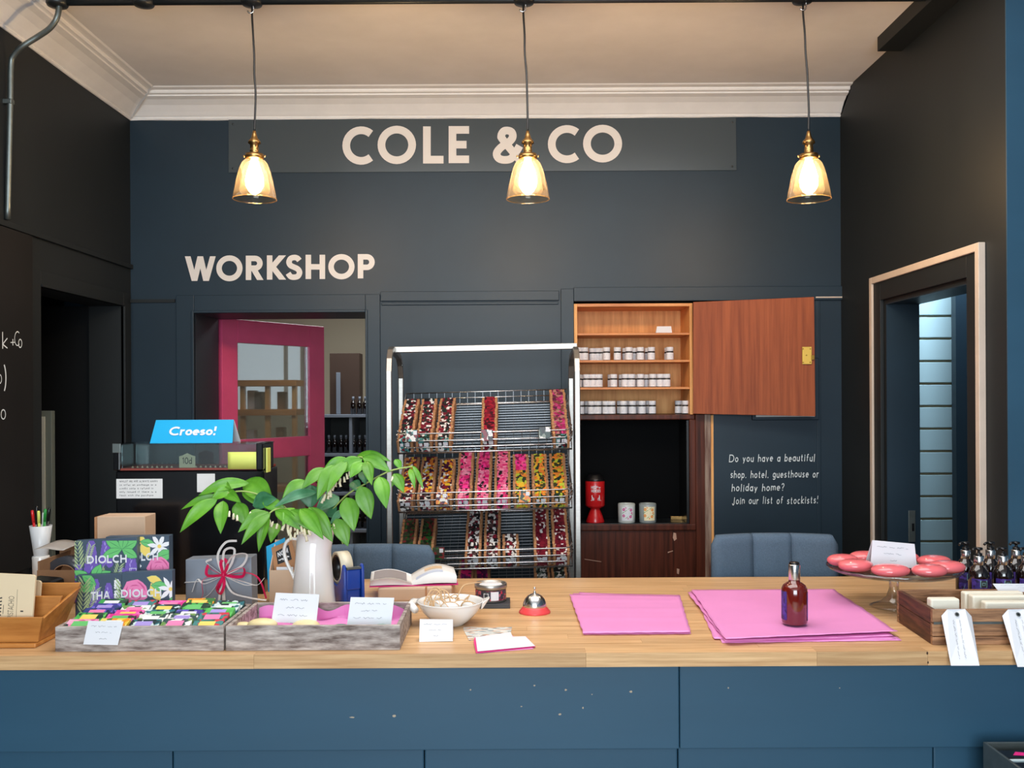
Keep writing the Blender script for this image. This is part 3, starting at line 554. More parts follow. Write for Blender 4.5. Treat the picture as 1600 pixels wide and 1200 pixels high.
def bottle_small(loc, h, r, label, group):
    t = thing('dark_bottle', label, 'bottle', loc, group=group)
    m = MB(); m.lathe([(0, 0), (r, 0), (r, h * .6), (r * .85, h * .68), (r * .4, h * .76), (r * .4, h * .82), (0, h * .82)], 12, loc); m.build('glass_body', DKGLASS, t)
    m = MB(); m.lathe([(0, h * .8), (r * .45, h * .8), (r * .45, h), (0, h)], 10, loc); m.build('cap', GREYBOX, t); return t
b0 = None
for row, (y, xs) in enumerate(((648, (552, 562, 571)), (709, (504, 514, 523, 533, 541, 553, 562, 571)), (770, (520, 530, 556, 566)), (828, (552, 562, 571)))):
    for x in xs:
        p = P(x, y, 6.68); p.z = P(x, y, 6.6).z
        lb = '%s dark bottle from the left on the %s back-room shelf' % (ORD[xs.index(x)], ('top', 'second', 'third', 'lowest visible')[row])
        if b0 is None: b0 = bottle_small(p, .125, .019, lb, 'dark bottles on the back-room shelves')
        else: copytree(b0, p, label=lb)
# leaning board in the left doorway
t = thing('pale_board', 'pale framed board leaning in the dark left doorway', 'board', (-1.93, 3.72, 0))
a, b = P(50, 642, 3.9), P(82, 900, 3.9); m = MB(); m.box(a.x - .3, 3.9, 0, b.x, 3.93, a.z); m.build('frame', mat('greenish_frame', (110, 118, 110), .6), t, bevel=.003)
a, b = P(50, 651, 3.895), P(71, 900, 3.895); m = MB(); m.box(a.x - .28, 3.892, .1, b.x, 3.9, a.z); m.build('panel', mat('pale_panel', (196, 198, 186), .6), t)
# ======================= CUPBOARD =======================
t = thing('wall_cupboard', 'open pine cupboard of little jars above a black mahogany-framed niche', 'cupboard', ((KX0 + KX1) / 2, YB, 0))
kx = lambda px, Y=YB: (px - 800) * Y / F
KR = kx(1083)
def kb(name, x0, z0, x1, z1, y0, y1, mt, bv=.0015): m = MB(); m.box(x0, y0, z0, x1, y1, z1); return m.build(name, mt, t, bevel=bv)
z0_, zt_ = bz(648, 1000), bz(474, 1000)
kb('back_panel', KX0 + .001, z0_, KR, zt_, YB + .235, YB + .25, PINE)
kb('side_panel', KX0 + .001, z0_, KX0 + .016, zt_, YB + .0, YB + .235, PINE); kb('side_panel', KR - .014, z0_, KR, zt_, YB, YB + .235, PINE)
kb('top_panel', KX0 + .016, zt_ - .014, KR - .014, zt_, YB, YB + .235, PINEH)
SH = []
for y in (520, 562.5, 605): z = bz(y, 990); SH.append(z); kb('shelf', KX0 + .016, z - .010, KR - .014, z, YB + .006, YB + .235, PINEH)
SH.append(bz(647.5, 990)); kb('bottom_rail', KX0 + .001, bz(656, 990), KR + .006, z0_ , YB - .008, YB + .24, MAHD, .004)
# niche
nb, nt_ = bz(818, 990), bz(657, 990); NR = kx(1072)
kb('niche_back', KX0 + .001, nb, NR + .01, nt_, YB + .19, YB + .2, mat('niche_black', (7, 7, 8), .5, spec=.03)); kb('niche_side', NR, nb, NR + .012, nt_, YB + .0, YB + .2, BLACK); kb('niche_floor', KX0 + .001, nb - .012, NR + .01, nb, YB + .002, YB + .2, mat('niche_floor_black', (24, 28, 32), .3))
kb('niche_side', KX0 + .001, nb, KX0 + .012, nt_, YB + .0, YB + .2, BLACK)
kb('frame_moulding', NR + .012, nb - .02, kx(1086), nt_ + .004, YB - .012, YB + .03, MAHD, .004)
kb('frame_moulding', KX0 + .001, nb - .030, kx(1086), nb - .002, YB - .014, YB + .002, MAHD, .004)
kb('stile', kx(1086) + .0005, .0, kx(1100), z0_, YB - .006, YB + .03, MAHD); kb('stile', kx(1100) + .0005, 0, kx(1110), z0_, YB - .008, YB + .03, WEAR)
m = MB(); m.box(kx(1110) + .0005, YB - .006, 0, kx(1114), YB + .03, z0_ - .003); m.build('edge_strip', PINE, t)
kb('lower_panel', KX0 + .001, 0, kx(1086), nb - .031, YB - .002, YB + .03, MAHD)
CHIP = mat('chipped_paint', (190, 150, 130), .7)
m = MB(); fn = frame((0, YB - .0035, 0), (1, 0, 0), (0, 0, 1)); q = lambda x, y: (kx(x), bz(y, x))
for poly in ([(1051, 832), (1055, 833), (1056, 842), (1052, 845), (1050, 840)], [(1042, 862), (1050, 860), (1050, 861), (1042, 864)], [(1056, 888), (1060, 889), (1059, 897), (1056, 896)], [(912, 873), (938, 877), (938, 878), (912, 874)]): m.poly([q(*p) for p in poly][::-1], fn)
m.build('chipped_marks', CHIP, t, kind='stuff')
# gold plate in the niche and picture frame behind the door
m = MB(); a, b = P(1048, 802, YB + .12), P(1074, 808, YB + .12); m.box(a.x, YB + .12, nb, b.x, YB + .135, nb + .016); m.build('brass_plate', BRASS, loc=((a.x + b.x) / 2, YB + .127, nb), bevel=.002, label='small engraved brass plate at the right of the black niche', cat='plate')
t2 = thing('picture_frame', 'dark picture frame mostly hidden behind the open cupboard door', 'picture frame', P(1226, 655, YB))
a, b = P(1175, 560, YB - .015), P(1280, 656, YB - .015); m = MB(); m.box(a.x, YB - .018, b.z, b.x, YB - .001, a.z); m.build('frame', PAINT, t2, bevel=.003)
a, b = P(1181, 570, YB - .02), P(1273, 651, YB - .02); m = MB(); m.box(a.x, YB - .0195, b.z, b.x, YB - .0182, a.z); m.build('print', PAPER, t2)
# open door
dr = MB(); dy = YB - .03
dr.hexa([P(1083, 646.5, dy - .018), P(1274, 650.5, dy - .09), P(1274, 650.5, dy - .072), P(1083, 646.5, dy)], [P(1083, 472, dy - .018), P(1272, 464, dy - .09), P(1272, 464, dy - .072), P(1083, 472, dy)])
dr = dr.build('door', MAHO, t, bevel=.001)
a = P(1253, 542, dy - .086); b = P(1268, 569, dy - .091); m = MB(); m.hexa([(a.x, a.y - .004, b.z), (b.x, b.y - .004, b.z), (b.x, b.y, b.z), (a.x, a.y, b.z)], [(a.x, a.y - .004, a.z), (b.x, b.y - .004, a.z), (b.x, b.y, a.z), (a.x, a.y, a.z)])
a2 = P(1267, 555, dy - .092); b2 = P(1272, 562, dy - .092); m.box(a2.x, a2.y - .006, b2.z, b2.x, a2.y, a2.z)
for x, y in ((1255, 545), (1266, 545), (1255, 566), (1266, 566), (1260, 555)): p = P(x, y, dy - .0955); m.ell(p, .003, .002, .003, 8, 4)
m.build('latch', GOLD, dr, bevel=.001)
# jars
JH, JR = .060, .0165
def jar(loc, label, grp):
    t = thing('jar', label, 'jar', loc, group=grp)
    m = MB(); m.lathe([(0, 0), (JR, 0), (JR, .038), (JR * .9, .041), (0, .041)], 16, loc); m.build('bottle', BLACK, t)
    m = MB(); m.lathe([(JR + .0006, .003), (JR + .0006, .0345)], 16, loc); m.build('label', WHITE, t)
    m = MB(); m.lathe([(JR * .95, .0412), (JR * 1.0, .042), (JR * 1.02, .058), (JR * .95, JH), (0, JH)], 16, loc); m.build('lid', WHITE, t)
    m = MB()
    for k in range(3): m.rib([(-.006, .026 - k * .006), (.006 - k * .002, .026 - k * .006)], .0012, lambda u, v: Vector((loc[0] + (JR + .0009) * math.sin(u / JR), loc[1] - (JR + .0009) * math.cos(u / JR), loc[2] + v)), cap='b')
    m.build('label_print', INK, t); return t
ROWS = [[(904, 0), (914, 0), (926, 1), (934, 1), (941, 1), (948, 0), (965, 0), (978, 1), (983, 0), (991, 1), (1001, 0), (1013, 1), (1018, 0), (1047, 0), (1044, 1)],
        [(903, 0), (911, 1), (917, 0), (927, 0), (936, 0), (955, 1), (959, 0), (972, 1), (977, 0), (987, 0), (996, 1), (1001, 0), (1010, 1), (1020, 0), (1027, 1), (1032, 0), (1042, 0)],
        [(907, 0), (918, 1), (924, 0), (934, 0), (942, 1), (947, 0), (956, 0), (969, 1), (974, 0), (979, 1), (988, 0), (998, 1), (1003, 0), (1014, 1), (1019, 0), (1060, 1), (1066, 1), (1071, 0)]]
j0 = None
for r, xs in enumerate(ROWS):
    cnt_ = {0: 0, 1: 0}
    for x, bk_ in sorted(xs):
        cnt_[bk_] += 1
        Y = YB + (.06 if not bk_ else .125); p = Vector((kx(x, Y), Y, SH[r + 1]))
        lb = '%s white-lidded jar from the left, %s row, %s jar shelf of the pine cupboard' % (ORD[cnt_[bk_] - 1], 'rear' if bk_ else 'front', ('upper', 'middle', 'lower')[r])
        g = 'white-lidded jars on the cupboard shelves'
        if j0 is None: j0 = jar(p, lb, g)
        else: copytree(j0, p, label=lb, rot=(0, 0, random.uniform(-.5, .5)))
t = thing('shelf_card', 'small folded white card on the top cupboard shelf', 'card', P(1037, 519, YB + .08))
p = P(1037, 519, YB + .05); p.z = SH[0]
m = MB(); w2, h2 = .036, .032; m.hexa([(p.x - w2, p.y - .012, p.z), (p.x + w2, p.y - .012, p.z), (p.x + w2, p.y - .011, p.z), (p.x - w2, p.y - .011, p.z)], [(p.x - w2 + .006, p.y, p.z + h2), (p.x + w2 - .002, p.y, p.z + h2), (p.x + w2 - .002, p.y + .001, p.z + h2), (p.x - w2 + .006, p.y + .001, p.z + h2)])
m.hexa([(p.x - w2, p.y + .014, p.z), (p.x + w2, p.y + .014, p.z), (p.x + w2, p.y + .015, p.z), (p.x - w2, p.y + .015, p.z)], [(p.x - w2 + .006, p.y, p.z + h2), (p.x + w2 - .002, p.y, p.z + h2), (p.x + w2 - .002, p.y + .001, p.z + h2), (p.x - w2 + .006, p.y + .001, p.z + h2)])
m.build('card', WHITE, t); m = MB(); fn = frame((p.x, p.y - .0065, p.z + .014), (1, 0, 0), (0, .37, .93)); scribble(m, -.02, .02, .006, .003, .0008, fn); scribble(m, -.02, .02, -.002, .003, .0008, fn); m.build('handwriting', INK, t)
# items in the niche
def nz(px, Y): return Vector((kx(px, Y), Y, nb))
p = nz(929, YB + .055); s = (YB + .055) / F
t = thing('collection_tin', 'red charity collecting tin with flared base in the niche', 'collection tin', p)
m = MB(); m.lathe([(0, 0), (.041, 0), (.042, .004), (.033, .03), (.022, .058), (.020, .064)], 28, p); m.build('base', REDP, t)
m = MB(); m.lathe([(.020, .062), (.040, .072), (.044, .078), (.044, .186), (.042, .19)], 28, p); m.build('body', REDP, t)
m = MB(); m.lathe([(.044, .188), (.0455, .19), (.043, .196), (.030, .214), (.028, .216), (0, .216)], 28, p); m.build('lid', BLACK, t)
def onT(u, v, R=.0449): a = u / R; return Vector((p.x + R * math.sin(a), p.y - R * math.cos(a), p.z + v))
m = MB()
for s_, v, h, W in (('HELP', .155, .013, .030), ('for', .156, .010, .012), ('HEROES', .139, .013, .043)):
    u0 = {'HELP': -.022, 'for': .011, 'HEROES': -.021}[s_]; text(m, s_, .2, lambda u, v_: onT(u0 + u * h, v + v_ * h), gap=.12, width=W / h)
m.rib([(-.021, .102), (.023, .102)], .003, onT); m.rib([(-.016, .104), (-.018, .124)], .004, onT); m.rib([(.017, .104), (.016, .124)], .004, onT); m.rib([(-.014, .115), (.014, .114)], .003, onT); m.rib([(-.010, .112), (-.010, .104)], .003, onT); m.rib([(.010, .112), (.010, .104)], .003, onT)
m.build('printed_mark', WHITE, t)
for px, lab, cols, grey in ((978, 'white candle glass printed with pink flowers in the niche', 'p', 0), (1011, 'frosted candle glass printed with orange fruit in the niche', 'o', 1)):
    p = nz(px, YB + .04); t = thing('candle_glass', lab, 'candle', p, group='candle glasses in the niche')
    m = MB(); m.lathe([(0, 0), (.036, 0), (.038, .004), (.039, .082), (.037, .086), (.036, .082), (.034, .012), (0, .010)], 28, p); m.build('glass', mat('frosted_' + cols, (200, 205, 200) if not grey else (150, 158, 158), .25), t)
    m = MB(); m.lathe([(0, .078), (.0345, .078)], 20, p); m.build('wax', SOAPW, t)
    onG = lambda u, v, R=.0396: Vector((p.x + R * math.sin(u / R), p.y - R * math.cos(u / R), p.z + v))
    m = MB(); m.grid(lambda a, b: onG((a - .5) * .052 + (.004 if cols == 'o' else 0), .012 + b * .062), 8, 2); m.build('label', WHITE if cols == 'p' else mat('pale_yellow_label', (238, 226, 190), .5), t)
    onG2 = lambda u, v: onG(u, v, .0400); m = MB()
    for uu, vv, rr in ((-.017, .062, .006), (.016, .060, .006), (-.018, .034, .006), (.014, .030, .006), (-.008, .070, .003), (.002, .022, .003), (.02, .046, .004)): m.rib(A(uu, vv, rr * .7, rr * .7, 0, 360, 10), rr * .7, onG2, closed=True)
    m.build('printed_flower', mat('flower_ink_p', (205, 60, 140), .5) if cols == 'p' else mat('flower_ink_o', (232, 140, 30), .5), t)
    m = MB()
    for uu, vv in ((-.008, .056), (.008, .066), (-.004, .026), (.021, .038), (-.02, .048)): m.rib([(uu - .004, vv - .003), (uu + .004, vv + .003)], .002, onG2)
    m.rib([(-.008, .046), (.008, .046)], .0012, onG2); m.build('printed_leaf', mat('leaf_ink', (90, 150, 60), .5), t)

m = MB(); m.box(-1.03, 1.37, 2.872, 1.23, 2.93, CZ); m = m.build('added_fill_panel', WHITE, loc=(.1, 2.15, 2.872), label='added flat white panel backing the unseen fill light above the counter', cat='lamp')  # added out-of-view backing for the worktop fill, not a known shop fitting
# ======================= COUNTER =======================
CY0, CY1, CXL, CXR = 2.17, 3.07, -1.62, 1.46
t = thing('shop_counter', 'long blue painted panelled shop counter carrying the oak worktop', 'counter', (0, 2.5, 0))
def cx_(px, Y, py=1100): return P(px, py, Y).x
sx = [-1.62, cx_(1061.5, 2.19), 2.2]
for i in range(2):
    m = MB(); m.box(sx[i] + .0008, 2.188, .745, sx[i + 1] - .0008, 2.21, .936); m.build('fascia_board', PAINT_CT, t, bevel=.0025)
sx = [-1.62, cx_(270, 2.205, 1170), cx_(663, 2.205, 1170), cx_(1059, 2.205, 1170), cx_(1458, 2.205, 1170), 2.2]
for i in range(5):
    m = MB(); m.box(sx[i] + .001, 2.204, .0, sx[i + 1] - .001, 2.226, .75); m.build('panel_board', PAINT_CT, t, bevel=.003)
m = MB(); m.box(-1.62, 2.23, 0, 2.2, 2.25, .936); m.box(-1.62, 2.25, .9, 1.4, 3.0, .93); m.build('carcass', PAINT, t)
m = MB(); fn = frame((0, 2.1872, 0), (1, 0, 0), (0, 0, 1))
for x, y, a, b in ((835, 1071, 5, 3), (884, 1078, 5, 4), (925, 1085, 3, 2), (986, 1081, 7, 5), (815, 1104, 4, 3), (911, 1106, 3, 4), (875, 1116.5, 6, 4), (551, 1121, 11, 3), (616, 1119, 9, 5), (735, 1078, 4, 4), (1138, 1075, 3, 3), (1312, 1075, 3, 2)):
    p = P(x, y, 2.187); r = [(p.x + a * .0008 * math.cos(k) * random.uniform(.5, 1), p.z + b * .0008 * math.sin(k) * random.uniform(.5, 1)) for k in (0, 1, 2, 3, 4, 5)]; m.poly(r, fn)
m.build('paint_chips', mat('bare_filler', (176, 160, 140), .8), t, kind='stuff')
t = thing('worktop', 'thick oak stave worktop along the top of the counter', 'worktop', (0, 2.6, ZT - .032))
rows = 21; rw = (CY1 - CY0) / rows; svc = {}
for r in range(rows):
    y0 = CY0 + r * rw; x = -1.62; xr = 2.1 if y0 + rw < 2.84 else CXR; first = True
    offs = random.uniform(.1, .75); cuts = []
    if r == 0: cuts = [cx_(397, 2.17), cx_(1000 + 740 * .375 - 150 + 150 - 277 + 277, 2.17), cx_(1450, 2.17)]; cuts = [cuts[0], cx_(916, 2.17), cx_(1277, 2.17), cx_(1450, 2.17)]
    else:
        c = x + offs
        while c < xr - .12: cuts.append(c); c += random.uniform(.45, .95)
    prev = x
    for c in cuts + [xr]:
        m = MB(); dz = random.uniform(-.0003, 0); g = .0002
        m.box(prev + g, y0 + g, ZT - .032, c - g, y0 + rw - g, ZT + dz); m.build('stave', OAK, t); prev = c
m = MB(); p = P(1449, 1020, 2.1695)
for dx, dz, a, b in ((0, 0, .0022, .0035), (.0015, -.021, .002, .003)): m.poly([(p.x + dx + a * math.cos(k * pi / 4), p.z - .001 + dz + b * math.sin(k * pi / 4)) for k in range(8)], lambda u, v: Vector((u, 2.1697, v)))
m.build('knot', mat('dark_knot', (70, 44, 26), .6), t, kind='stuff')
# ======================= CHAIRS =======================
def chair(xc, Yf, half, ztop, label):
    t = thing('office_chair', label, 'chair', (xc, Yf + .25, 0), group='blue-grey fabric chairs behind the counter')
    m = MB()
    def seg(u0, u1):
        n = 8; vs = []; H = .34; zs = [0, .03, .12, .22, .31, .33, .34]
        def pt(u, z, f):
            edge = min(1, (1 - abs(u)) / .10); rr = math.sqrt(max(0, 1 - (1 - edge) ** 2)) if edge < 1 else 1
            top = ztop - (1 - rr) * .03; zz = top - .34 + z
            bulge = .012 * math.sin(pi * (u - u0) / (u1 - u0)) if f < 0 else 0
            tz = 1 if z < .31 else (.75 if z < .335 else .35)
            return (xc + u * half, Yf + .035 - .05 * (1 - u * u) * 0 + .05 * u * u * -1 + .05 + f * (.028 * tz) * (.4 + .6 * rr) - (bulge if f < 0 else 0), zz)
        fr = [[pt(u0 + (u1 - u0) * i / n, z, -1) for i in range(n + 1)] for z in zs]; bk = [[pt(u0 + (u1 - u0) * i / n, z, 1) for i in range(n + 1)] for z in zs]
        W = n + 1; K = len(zs); vs = [p for r in fr for p in r] + [p for r in bk for p in r]; o = W * K; fs = []
        for j in range(K - 1):
            for i in range(n): a = j * W + i; fs.append((a, a + 1, a + 1 + W, a + W)); fs.append((o + a, o + a + W, o + a + 1 + W, o + a + 1))
        for i in range(n): a = (K - 1) * W + i; fs.append((a, a + 1, o + a + 1, o + a)); fs.append((i, o + i, o + i + 1, i + 1))
        for j in range(K - 1): a = j * W; fs.append((a, a + W, o + a + W, o + a)); a = j * W + n; fs.append((a, o + a, o + a + W, a + W))
        mm = MB(); mm.add(vs, fs, 0, True); mm.build('backrest_pad', FABRIC, t)
    for a, b in ((-1, -.31), (-.305, .305), (.31, 1)): seg(a, b)
    m = MB(); m.ell((xc, Yf + .30, .62), half * 1.0, .22, .045, 24, 8, e=.5); m.build('seat', FABRIC, t)
    m = MB(); m.tube([(xc, Yf + .09, ztop - .2), (xc, Yf + .10, .62), (xc, Yf + .25, .585)], .014, 8); m.build('back_support', DKMET, t)
    for sx_ in (-1, 1):
        for sy in (-1, 1): m = MB(); m.tube([(xc + sx_ * .12, Yf + .3 + sy * .12, .59), (xc + sx_ * .2, Yf + .3 + sy * .2, 0)], .012, 8); m.build('leg', BLACK, t)
    return t
chair((1208 - 800) * 3.16 / F, 3.12, .207, ZC - (838 - 620) * 3.16 / F, 'blue-grey fabric chair back behind the pink tissue paper')
p = P(581, 853, 3.16); chair(p.x, 3.12, .207, p.z, 'blue-grey fabric chair back behind the open book')
# ======================= DISPLAY RACK =======================
TH = math.radians(30); D = Vector((0, math.cos(TH), math.sin(TH))); NN = Vector((0, -math.sin(TH), math.cos(TH)))
RYF, RYB = 3.72, 4.12
t = thing('display_rack', 'stainless steel wire display rack with sloping baskets of soap bars', 'display rack', ((750 - 800) * RYF / F, RYF + .2, 0))
def rx(px, Y): return (px - 800) * Y / F
for px, pxb in ((608, 621), (902, 889)):
    x = rx(px, RYF); m = MB(); zt = P(px, 546, RYF + .1).z
    pts = [(x, RYF, 0), (x, RYF, zt - .09), (x, RYF + .012, zt - .045), (x, RYF + .045, zt - .012), (x, RYF + .09, zt)] + [(x, RYB - .09, zt - .02), (x, RYB - .03, zt - .05), (x, RYB, zt - .11), (x, RYB, 0)]
    m.tube(pts, .0155, 4); m.build('side_frame', STEEL, t, bevel=.003)
m = MB(); a, b = P(615, 551, RYF + .13), P(898, 545, RYF + .13)
m.hexa([(a.x - .01, RYF + .13, a.z), (b.x + .01, RYF + .13, b.z), (b.x + .01, RYF + .155, b.z), (a.x - .01, RYF + .155, a.z)], [(a.x - .01, RYF + .13, a.z + .023), (b.x + .01, RYF + .13, b.z + .023), (b.x + .01, RYF + .155, b.z + .023), (a.x - .01, RYF + .155, a.z + .023)])
m.build('top_bar', STEEL, t, bevel=.002)
for px, y0 in ((608, 560),):
    p = P(633, 571, RYF + .3); m = MB(); m.ell((rx(608, RYF) + .017, RYF + .3, p.z), .004, .006, .006, 10, 6); m.build('bolt', GALV, t)
BX0, BX1 = rx(621, 3.70), rx(893, 3.70); SK = .0225
def sk(v): v = Vector(v); v.z += v.x * SK; return v
LN = .36; FH = .075
bases = []
for bi, yb in enumerate((704, 796, 887, 979)):
    z0 = P(756, yb, 3.70).z; O = Vector((0, 3.70, z0)); bases.append(O)
    bk = MB(); q = [O + Vector((BX0, 0, 0)), O + Vector((BX1, 0, 0)), O + Vector((BX1, 0, 0)) + D * LN, O + Vector((BX0, 0, 0)) + D * LN]
    bk.tube([sk(v) for v in q], .0035, 6, True)
    for xx in (BX0, BX1):   # sloping side rims
        bk.tube([sk(O + Vector((xx, 0, 0)) + D * LN), sk(O + Vector((xx, 0, 0)) + D * LN + Vector((0, 0, .05))), sk(O + Vector((xx, -.03, FH * .55)) + D * .02), sk(O + Vector((xx, -.035, FH)))], .003, 6)
    bk = bk.build('basket', CHROME, t)
    for k, f in enumerate((1.0, .62, .28)):
        h = FH * f; y = -.035 * f; m = MB()
        m.tube([sk(O + Vector((BX0 + .0, y + .03, h + .012))), sk(O + Vector((BX0 + .012, y + .008, h + .003))), sk(O + Vector((BX0 + .03, y, h))), sk(O + Vector((BX1 - .03, y, h))), sk(O + Vector((BX1 - .012, y + .008, h + .003))), sk(O + Vector((BX1, y + .03, h + .018)))], .0028, 6)
        m.build('front_rail', CHROME, bk)
    for f in (.0, .4, .8):
        m = MB(); m.tube([sk(O + Vector((BX0, 0, 0)) + D * LN + Vector((0, 0, .06 * f + .004))), sk(O + Vector((BX1, 0, 0)) + D * LN + Vector((0, 0, .06 * f + .004)))], .0024, 6); m.build('back_rail', CHROME, bk)
    m = MB()      # floor wires and front mesh
    for k in range(1, 18): m.tube([sk(O + Vector((BX0, 0, 0)) + D * (LN * k / 18)), sk(O + Vector((BX1, 0, 0)) + D * (LN * k / 18))], .0016, 4)
    n = 21
    for k in range(n + 1):
        x = BX0 + (BX1 - BX0) * k / n
        m.tube([sk(O + Vector((x, -.035, FH))), sk(O + Vector((x, 0, 0))), sk(O + Vector((x, 0, -.002)) + D * LN), sk(O + Vector((x, 0, 0)) + D * LN + Vector((0, 0, .05)))], .0010, 4)
    for k in range(7):
        for xx in (BX0, BX1): m.tube([sk(O + Vector((xx, 0, 0)) + D * (LN * k / 7)), sk(O + Vector((xx, -.03, .05)) + D * (LN * k / 7 + .01))], .0012, 4)
    m.build('wire_mesh', MESHW, bk, kind='stuff')
# soap bars: kraft card with a printed band
MAR, DKG, WH_, BLK_, PK, MG, OR, LM, YE, TL, GR = (120, 26, 44), (28, 52, 44), (225, 222, 218), (28, 26, 30), (232, 90, 140), (215, 30, 110), (226, 130, 50), (176, 190, 60), (222, 180, 50), (70, 140, 140), (60, 150, 60)
PAL = {'crimson and white': [MAR, WH_, DKG, MAR, BLK_], 'teal and white': [DKG, WH_, TL, BLK_, MAR], 'deep crimson': [(150, 24, 44), (120, 18, 40), (170, 36, 56), (60, 14, 26)], 'magenta and brown': [(160, 36, 90), (190, 60, 120), (120, 70, 60), (90, 30, 60), (170, 120, 110)],
       'yellow and plum': [YE, (90, 24, 56), OR, MAR, (60, 20, 50), WH_], 'hot pink': [MG, PK, (240, 60, 150), (120, 20, 70)], 'rose and pink': [PK, MG, (240, 150, 180), BLK_, (230, 110, 150)], 'orange and lime': [OR, LM, (60, 60, 30), YE, OR, DKG],
       'green and red': [(40, 90, 40), (120, 36, 40), (24, 40, 24), (60, 60, 40)], 'monochrome and maroon': [WH_, BLK_, MAR, WH_, BLK_, (80, 60, 60)], 'maroon with white rings': [MAR, (100, 20, 36), (80, 14, 30), WH_, MAR], 'purple': [(110, 30, 90), (80, 20, 70), MG], 'silver and black': [WH_, BLK_, (120, 130, 120), DKG]}
BARS = {}
def bar(pal):
    if pal not in BARS:
        W, H, TT = .0315, .050, .0205
        o = MB(); o.box(-W, 0, 0, W, TT, H); o = o.build('soap_bar', KRAFTD, loc=(0, 0, 0), bevel=.0012)
        m = MB(); m.box(-.0215, -.0006, .002, .0215, TT + .0006, H + .0008); m.build('label_band', printmat('band ' + pal, PAL[pal], 95, .35, (1, .6, 1)), o)
        if pal == 'maroon with white rings': pass
        m = MB(); m.box(.000, -.0012, .026, .018, -.0006, .042); m.box(-.018, -.0012, .027, -.006, -.0006, .040); m.build('label_badge', WHITE, o, kind='stuff')
        BARS[pal] = [o, False]
    return BARS[pal]
def column(bi, X, segs, start=0.004, place=''):
    """segs: list of (palette, count) from the front up"""
    O = bases[bi]; i = 0
    for pal, n in segs:
        for k in range(n):
            jx = random.uniform(-.0018, .0018); s = start + i * .0232
            v = sk(O + Vector((X + jx, 0, 0)) + D * s + NN * .0022)
            src = bar(pal); rot = (TH + random.uniform(-.03, .03), -SK, random.uniform(-.03, .03))
            lb = '%s soap bar, %s from front %s' % (pal.replace('maroon with white rings', 'white-ringed maroon').replace('crimson and white', 'crimson-and-white').replace('monochrome and maroon', 'monochrome maroon'), ORD[i], place)
            if not src[1]: o = src[0]; src[1] = True; o.location = v; o.rotation_euler = rot
            else: o = copytree(src[0], v, rot)
            o['label'] = lb; o['category'] = 'soap bar'; o['group'] = 'kraft soap bars in the wire baskets'; i += 1
def colx(px, Y=3.72): return rx(px, Y)
X9 = [colx(634 + 29.9 * k) for k in range(9)]
for k, pl in ((0, 'in leftmost column of top basket'), (1, 'in second column of top basket'), (2, 'in third column of top basket')): column(0, X9[k], [('teal and white', 2), ('crimson and white', 12)], place=pl)
column(0, colx(764), [('crimson and white', 1), ('deep crimson', 13)], place='in lone middle column of top basket')
column(0, colx(876), [('teal and white', 1), ('magenta and brown', 15)], place='in right-hand column of top basket')
nm = ['leftmost', 'second', 'third', 'fourth', 'fifth', 'sixth', 'seventh', 'eighth', 'rightmost']
S2 = [[('monochrome and maroon', 2), ('yellow and plum', 11)], [('monochrome and maroon', 2), ('yellow and plum', 11)], [('yellow and plum', 12)], [('rose and pink', 3), ('hot pink', 4), ('rose and pink', 7)], [('rose and pink', 9), ('hot pink', 5)], [('rose and pink', 14)], [('orange and lime', 8), ('hot pink', 5)], [('orange and lime', 13)], [('orange and lime', 13)]]
for k in range(9): column(1, X9[k] + .002, S2[k], place='in %s column of second basket' % nm[k])
column(2, X9[0], [('green and red', 11)], place='in leftmost column of third basket'); column(2, X9[1], [('green and red', 11)], place='in second column of third basket')
column(2, colx(738), [('monochrome and maroon', 14)], place='in middle left column of third basket'); column(2, colx(768), [('monochrome and maroon', 14)], place='in middle right column of third basket')
column(2, colx(797), [('monochrome and maroon', 6)], place='in short middle column of third basket')
column(2, colx(846), [('maroon with white rings', 13)], place='in eighth column of third basket'); column(2, colx(876), [('maroon with white rings', 13)], place='in rightmost column of third basket')
for x, n_, pal in ((724, 5, 'purple'), (750, 5, 'purple'), (848, 5, 'silver and black'), (876, 5, 'silver and black')): column(3, colx(x), [(pal, n_)], start=.23, place='in %s column of lowest basket' % {724: 'third', 750: 'fourth', 848: 'eighth', 876: 'rightmost'}[x])
# small price labels hung on the front rails
for i, (bi, px, py, c, lb) in enumerate(((0, 644, 681, 'teal and white', 'small teal soap sample leaning at left of top basket'), (0, 761, 680, 'crimson and white', 'small crimson soap sample leaning mid front of top basket'), (0, 851, 676, 'silver and black', 'pale square soap sample on the right of top basket front'), (1, 690, 779, 'yellow and plum', 'yellow flowered soap sample at front of second basket'), (1, 820, 776, 'orange and lime', 'lime and orange soap sample at front of second basket'), (2, 685, 865, 'green and red', 'small green sample at left front of third basket'))):
    Y = 3.645; a = P(px - 9, py + 9, Y); b = P(px + 9, py - 9, Y)
    o = MB(); o.box(a.x, Y, a.z, b.x, Y + .012, b.z); o = o.build('sample_soap', printmat('band ' + c, PAL[c], 95), loc=((a.x + b.x) / 2, Y, a.z), bevel=.001, label=lb, cat='soap bar')
    m = MB(); m.box(b.x - .018, Y - .001, b.z - .018, b.x - .004, Y, b.z - .003); m.build('white_badge', WHITE, o)
